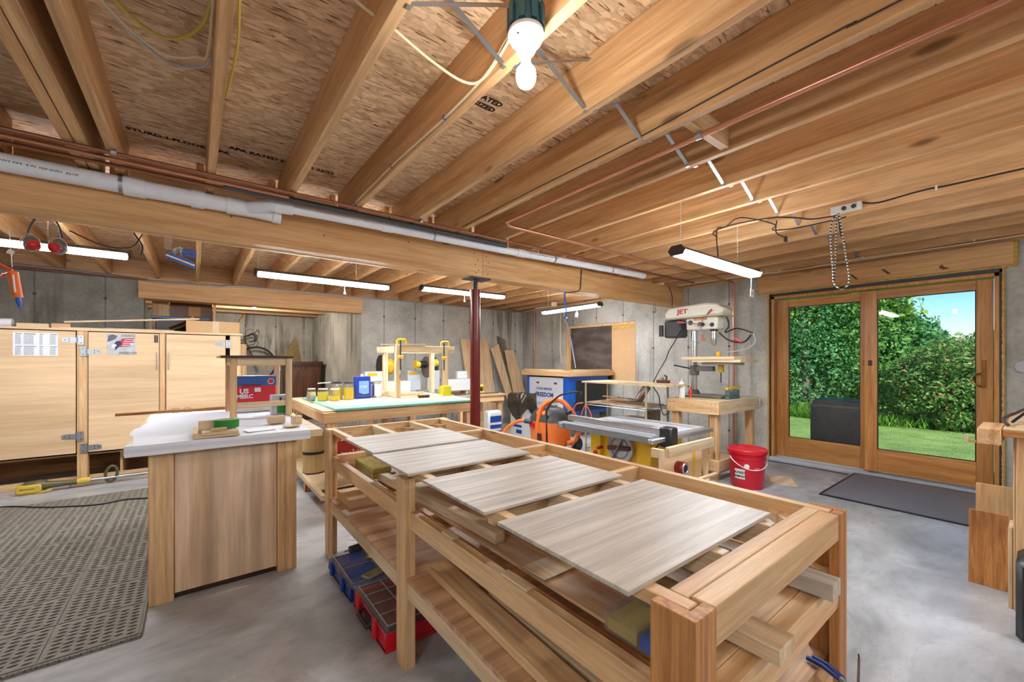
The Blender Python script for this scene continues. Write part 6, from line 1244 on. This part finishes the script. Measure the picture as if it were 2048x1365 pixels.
cable([(5.60,3.3,2.402),(5.66,2.4,2.40),(5.72,1.8,2.39),(5.70,1.2,2.401),(5.74,.5,2.395),(5.70,-.8,2.40)],.005,CABLEW,'cream cable swagging above the door header, lower one')
cable([(5.68,3.3,2.404),(5.76,2.3,2.404),(5.80,1.5,2.404),(5.78,.6,2.403),(5.80,-.8,2.404)],.005,CABLEW,'cream cable beside the door header, straighter one')
for k,y in enumerate((.45,-.05)): solo('cable_staple', MB().box(3.978,3.988,y-.006,y+.006,2.455,2.487), WHITE, 'white staple on the black cord along the joist', 'staple', group='black cord staples')
t = thing('plug_strip', 'white plug strip screwed between joists near the glass door', 'power strip', (3.975,.93,2.44)); part('strip_body', B(3.955,3.987,.84,1.03,2.44,2.50), WHITE, t, .004)
for y in (.885,.945): part('socket', MB().cyl((3.954,y,2.47),(3.948,y,2.47),.016,seg=14), DGREY, t)
t = thing('hanging_rope', 'black and white braided rope looped on a joist hook near the glass door', 'rope', (3.92,.96,1.85))
rm, nt, bs = mat('braided_rope'); v,_ = coords(nt,(1,1,90),(.6,.5,0),0); ck = N(nt,'TexWave',inp={'Scale':.35}); L(nt,v,ck.inputs[0]); L(nt,ramp(nt,ck.outputs[1],[(.45,srgb(30,30,32)),(.55,srgb(190,184,170))]).outputs[0],bs.inputs['Base Color']); bs.inputs['Roughness'].default_value=.8
part('rope_loop', MB().tube(spl([(3.92,.99,2.43),(3.92,1.02,2.30),(3.92,1.005,2.0),(3.92,1.0,1.90),(3.92,.95,1.845),(3.92,.905,1.90),(3.92,.925,2.10),(3.92,.95,2.30),(3.92,.97,2.43)],6),.0055,8), rm, t); part('rope_loop', MB().tube(spl([(3.93,.985,2.43),(3.935,.99,2.2),(3.93,.995,2.02),(3.93,1.0,1.92)],6),.0055,8), rm, t); part('rope_tail', MB().tube(spl([(3.925,.97,2.42),(3.93,.96,2.28),(3.93,.935,2.20)],5),.006,8), BLACK, t); part('hook', MB().tube([(3.92,.99,2.44),(3.91,.985,2.41),(3.935,.975,2.405),(3.95,.975,2.42)],.004,6), WHITE, t)
# OSB stamps on the underside of the subfloor
ceil = bpy.data.objects['ceiling']; ORG[ceil] = (0,0,0)
for (x,y,s,st) in ((.17,3.18,.052,'APA RATED 23/32'),(-.32,3.28,.052,'STURD-I-FLOOR  APA'),(.57,3.17,.052,'APA 23/32'),(1.03,1.84,.05,'24 oc SIZED'),(1.03,1.78,.05,'APA RATED'),(1.45,1.89,.045,'[ EXP 1 ]'),(-.37,1.90,.09,'APA 23')):
    struct('panel_stamp', txt(st, s, (x,y,JT-.0012), (1,0,0), (0,-1,0), .0004, bold=.002), INK, 0, ceil)
# pieces hanging from joists behind the beam at left
t = thing('ear_muffs', 'red and grey ear muffs hanging from the ceiling at the left edge', 'ear muffs', (-.77,4.0,2.0))
for x,a in ((-.835,.5),(-.715,-.35)): part('ear_cup', MB().ball((x,4.0,2.055),.055,(.75,1,1),18,12), plain('muff_grey', srgb(86,88,88), .3), t); part('red_shell', MB().ball((x+(.012 if a > 0 else -.012),3.972,2.04),.044,(.8,.8,.8),16,10), plain('muff_red', srgb(180,20,36), .25), t); part('cup_rim', MB().tube([(x+.042*math.cos(q),3.985-.02,2.055+.054*math.sin(q)) for q in np.linspace(0,2*PI,25)[:-1]],.003,6,closed=True), CHROME, t)
part('head_band', MB().tube(spl([(-.86,4.0,2.09),(-.83,4.0,2.20),(-.78,4.0,2.27),(-.72,4.0,2.20),(-.70,4.0,2.09)],5),.006,8), DGREY, t); part('hanging_loop', MB().tube([(-.78,4.0,2.27),(-.80,4.0,2.41)],.003,6), BLACK, t)
t = thing('caulk_gun', 'orange tube caulk gun with blue nozzle cap hanging at the left edge', 'caulk gun', (-.90,4.0,1.62))
part('barrel', MB().cyl((-.915,4.0,1.86),(-.895,4.0,1.70),.024,seg=18), plain('tube_orange', srgb(226,110,30), .4), t); part('tube_print', MB().cyl((-.909,3.9745,1.84),(-.90,3.9745,1.73),.005,seg=6), PAPER, t); part('nozzle_cap', MB().tube([(-.894,4.0,1.699),(-.889,4.0,1.665),(-.887,4.0,1.635)],[.013,.013,.004],12), BLUEB, t)
part('handle', MB().tube(spl([(-.918,4.0,1.87),(-.95,4.0,1.885),(-.99,4.0,1.91)],4),.011,8), plain('gun_red', srgb(206,70,30), .4), t); part('trigger', MB().tube([(-.93,4.0,1.85),(-.955,4.0,1.84),(-.965,4.0,1.82)],.007,8), plain('gun_red2', srgb(206,70,30), .4), t); part('hanging_cord', MB().tube([(-.918,4.0,1.89),(-.93,4.0,2.13)],.002,5), SKINV, t); part('hang_tag', MB().obox((-.925,4.0,1.985),(.03,.006,.03),(0,.4,0)), SKINV, t, .004)
t = thing('bundled_gloves', 'blue and white plastic-wrapped brushes hanging from a joist behind the beam', 'brushes', (-.09,3.85,2.0))
part('wrapper', MB().box(-.175,-.13,3.84,3.86,2.10,2.18), FILM, t, .004); part('hanging_loop', MB().tube([(-.15,3.85,2.18),(.02,3.85,2.416)],.002,5), SKINV, t)
for k in range(3):
    part('blue_handle', MB().bar((-.08,3.85,2.11-.018*k),(.01,3.85,2.105-.02*k),.012,.013), BLUEB, t, .003); part('blue_handle', MB().bar((-.165,3.83,2.07-.016*k),(.0,3.83,2.015-.018*k),.012,.013), BLUEB if k != 1 else WHITE, t, .003)
part('wire_tangle', MB().tube([(-.10+.03*math.cos(k*1.9),3.82+.01*math.sin(k),2.09+.03*math.sin(k*2.3)) for k in range(24)],.0025,5), STEEL, t)
t = thing('cord_bundle', 'dark bundle of cord hanging from a joist left of the blue brushes', 'cord', (-.30,3.95,2.1)); part('cord_loop', MB().tube(spl([(-.40,3.95,2.417),(-.35,3.95,2.22),(-.30,3.95,2.12),(-.31,3.95,2.05)],5),.006,7), BLACK, t); part('cord_loop', MB().tube(spl([(-.30,3.95,2.20),(-.36,3.95,2.10),(-.5,3.95,2.09),(-.66,3.95,2.16)],5),.004,7), BLACK, t)
t = thing('ceiling_box', 'blue junction box with white lampholder between joists behind the beam', 'lampholder', (.55,4.1,2.33)); part('junction_box', B(.50,.61,4.05,4.15,2.41,2.48) if False else MB().lathe([(.05,2.40-.0),(.055,2.33)],(.555,4.1,0),16), TEAL, t); part('lampholder', MB().lathe([(.056,2.329),(.056,2.315),(.03,2.30),(.022,2.28)],(.555,4.1,0),20), WHITE, t)
t = thing('strap_hook', 'blue strap with steel hook hanging from the main beam near the window', 'strap', (3.6,3.5,1.8)); part('rod', MB().tube([(3.72,3.44,2.40),(3.70,3.44,2.17),(3.66,3.44,2.13),(3.56,3.47,2.115),(3.53,3.54,2.115)],.006,8), IRON, t); part('blue_strap', MB().tube(spl([(3.53,3.54,2.11),(3.56,3.56,2.0),(3.58,3.56,1.88),(3.55,3.56,1.80)],5),.010,8), BLUEB, t); part('hook_end', MB().tube(arc((3.56,3.56,1.82),.03,-2.6,.4,10,(1,0,0),(0,0,1)),.004,6), STEEL, t)
t = thing('chain_hook', 'dark bungee hanging over the right end of the main beam', 'strap', (5.7,3.44,2.1)); part('cord', MB().tube(spl([(5.62,3.44,2.40),(5.67,3.43,2.32),(5.70,3.43,2.22),(5.69,3.43,2.12)],5),.006,7), DGREY, t); part('hook_end', MB().tube(arc((5.68,3.43,2.10),.022,-2.8,.6,10,(1,0,0),(0,0,1)),.004,6), IRON, t)
t = thing('hook', 'small steel hook hanging under the right end of the main beam', 'hook', (5.30,3.46,2.0)); part('hook_wire', MB().tube([(5.29,3.46,2.133),(5.295,3.46,2.05)],.003,6), IRON, t); part('hook_end', MB().tube(arc((5.297,3.46,2.02),.025,-2.6,2.0,14,(.5,0,0),(0,0,1)),.004,6), IRON, t)
cable([(5.93,5.97,2.36),(5.93,5.96,2.22),(5.94,5.86,1.98),(5.95,5.80,1.75),(5.94,5.72,1.45),(5.93,5.64,1.15)],.011,LGREY,'pale hose running down across the dark window screen',grp=None)
cable([(5.97,5.94,2.36),(5.95,5.90,2.1),(5.95,5.83,1.9),(5.95,5.72,1.55),(5.95,5.66,1.16)],.007,BLUE,'blue hose running beside the pale one across the screen',grp=None)
cable([(5.99,6.12,2.38),(5.99,6.12,1.9),(5.99,6.13,1.6),(5.995,6.10,1.25)],.010,CABLEW,'cream cable down the concrete left of the window',grp=None)
t = thing('ceiling_fan_box', 'cream round fitting with pale blade-like arm at the ceiling above the window light', 'fitting', (5.5,5.9,2.3)); part('box', MB().cyl((5.45,5.75,2.41),(5.45,5.75,2.33),.06,seg=16), CABLEW, t); part('arm', MB().bar((5.43,5.78,2.34),(5.10,5.90,2.28),.05,.012), SKINV, t, .003)
# ================================================================ alcove
# bicycle on the far wall
t = thing('bicycle', 'dark brown road bicycle hung on the alcove wall', 'bicycle', (.8,11.0,.8)); YB = 10.98
BK = plain('bike_brown', srgb(86,48,38), .35, .2)
def wheel(cx, cz, r):
    w = part('tyre', MB().tube([(cx+r*math.cos(a),YB,cz+r*math.sin(a)) for a in np.linspace(0,2*PI,49)[:-1]],.019,8,closed=True), BLACK, t)
    part('rim', MB().tube([(cx+(r-.022)*math.cos(a),YB,cz+(r-.022)*math.sin(a)) for a in np.linspace(0,2*PI,49)[:-1]],.010,6,closed=True), CHROME, w)
    m = MB()
    for k in range(28): a = 2*PI*k/28; m.cyl((cx+.02*math.cos(a+.5),YB+.02*(1 if k%2 else -1),cz+.02*math.sin(a+.5)),(cx+(r-.024)*math.cos(a),YB,cz+(r-.024)*math.sin(a)),.0016,seg=4,cap=False)
    part('spokes', m, STEEL, w); part('wheel_hub', MB().cyl((cx,YB-.05,cz),(cx,YB+.05,cz),.022,seg=12), STEEL, w)
wheel(1.10,1.215,.385); wheel(.06,1.215,.385)
bars = [((1.10,1.215),(.90,1.72)),((.90,1.72),(.87,1.82)),((.885,1.76),(.42,1.70)),((.90,1.68),(.52,1.20)),((.42,1.72),(.52,1.20)),((.06,1.215),(.52,1.20)),((.06,1.215),(.42,1.66))]
for (a,b) in bars: part('frame_tube', MB().cyl((a[0],YB,a[1]),(b[0],YB,b[1]),.015,seg=12), BK, t)
part('handlebar', MB().tube(spl([(.87,YB,1.83),(.97,YB-.06,1.86),(1.02,YB-.16,1.90),(1.10,YB-.17,1.84),(1.08,YB-.17,1.74),(.98,YB-.17,1.72)],6),.012,8), BLACK, t); part('handlebar', MB().tube(spl([(.87,YB,1.83),(.95,YB+.0,1.86),(1.0,YB-.02,1.89),(1.08,YB-.02,1.84),(1.06,YB-.02,1.74),(.96,YB-.02,1.72)],6),.012,8), BLACK, t)
part('brake_lever', MB().tube(spl([(1.06,YB-.18,1.90),(1.12,YB-.18,1.98),(1.14,YB-.18,1.90)],4),.008,6), BLKP, t); part('saddle', MB().ball((.38,YB,1.83),.09,(1.4,.8,.35)), BLKP, t); part('seat_post', MB().cyl((.41,YB,1.71),(.395,YB,1.81),.012,seg=8), STEEL, t)
part('brake_cable', MB().tube(spl([(1.05,YB-.17,1.90),(1.0,YB-.1,2.0),(.9,YB-.05,1.92),(.92,YB,1.65)],5),.004,5), BLACK, t); part('brake_caliper', MB().tube([(1.0,YB-.03,1.56),(.97,YB-.03,1.62),(.93,YB-.03,1.58)],.008,6), IRON, t)
part('wall_hook', MB().tube([(.65,11.19,1.78),(.65,10.95,1.76),(.65,10.93,1.80)],.008,6), IRON, t); part('wall_hook', MB().tube([(.45,11.19,1.75),(.45,10.95,1.73),(.45,10.93,1.77)],.008,6), IRON, t)
t = thing('brown_cabinet', 'old dark brown wooden cabinet standing in the alcove', 'cabinet', (1.9,10.1,0))
part('cabinet_body', B(1.52,2.22,9.85,10.40,.05,1.17), BROWN['Z'], t, .004); part('cabinet_top', B(1.48,2.26,9.80,10.43,1.20,1.27), DARKW['X'], t, .006); part('cornice', B(1.50,2.24,9.82,10.42,1.171,1.199), BROWN['X'], t, .004); part('door_panel', B(1.60,2.12,9.838,9.849,.15,1.09), BROWN['Z'], t, .004); part('gold_edge', MB().box(1.56,1.575,9.84,9.849,.1,1.14), BRASS, t); part('plinth', B(1.5,2.24,9.84,10.41,0,.049), DARKW['X'], t)
solo('driftwood', MB().add([(1.60,10.0,1.272),(1.86,10.0,1.272),(1.80,10.06,1.70),(1.74,10.07,1.80),(1.66,10.05,1.66),(1.62,10.03,1.52),(1.48,10.0,1.40),(1.60,10.10,1.272),(1.86,10.10,1.272),(1.80,10.13,1.70),(1.74,10.12,1.80),(1.66,10.12,1.66),(1.62,10.11,1.52),(1.48,10.06,1.40)],[(0,1,2,3,4,5,6)[::-1],(7,8,9,10,11,12,13)]+[(i,(i+1)%7,7+(i+1)%7,7+i) for i in range(7)]), plain('driftwood', srgb(118,98,62), .9, noise=.45), 'pointed weathered wood slab standing on the dark brown cabinet', 'driftwood')
solo('dark_tarp', MB().add([(1.20,9.9,0),(1.50,9.9,0),(1.47,9.95,1.05),(1.38,9.98,1.15),(1.28,9.97,.9),(1.2,10.1,0),(1.5,10.1,0),(1.47,10.1,1.05),(1.38,10.1,1.15),(1.28,10.1,.9)],[(4,3,2,1,0),(5,6,7,8,9)]+[(i,(i+1)%5,5+(i+1)%5,5+i) for i in range(5)]), plain('tarp_olive', srgb(96,90,70), .9, noise=.5), 'olive grey folded cover hanging left of the brown cabinet', 'tarp')
# stud frame and shelf behind the cabinet
t = thing('stud_frame', 'open lumber stud frame with brown board behind the cabinet top', 'frame', (-.2,7.9,0))
part('stud', B(-.60,-.555,7.70,7.79,0,2.37) , PINE['Z'], t, .002); part('stud', B(-.50,-.31,8.0,8.04,0,2.37), PINE['Z'], t, .002); part('stud', B(.22,.255,7.72,7.80,0,2.37), PINE['Z'], t, .002)
part('brown_board', B(-.30,.215,8.06,8.08,1.0,2.37), BROWN['X'], t); part('shelf_rail', B(-.55,.22,7.80,7.84,1.66,1.70), PINE['X'], t); part('small_panel', B(-.08,.07,8.04,8.058,1.98,2.12), CARDD, t)
for k,y in enumerate((8.3,8.75,9.9,10.7)): solo('ceiling_joist', B(-.74,2.32,y,y+.04,2.335,2.383), JOIST['X'], 'alcove ceiling joist, %s from the header' % ordn[k], 'joist', group='alcove ceiling joists')
solo('leaning_pole', MB().bar((.66,11.0,1.95),(.90,11.15,2.36),.05,.03), PINE['Z'], 'slanting brace above the bicycle handlebar', 'brace')
solo('moulding_box', B(.455+.02,.56,6.7,7.2,0,1.52), PINE['Z'], 'upright boards standing right of the cabinet end', 'lumber')

solo('floor_cord', MB().tube([(5.86,1.36,.006),(5.87,1.8,.006),(5.86,2.26,.006)],.006,6), plain('navy_cord', srgb(30,44,80), .5), 'thin dark blue cord lying along the door threshold', 'cord')
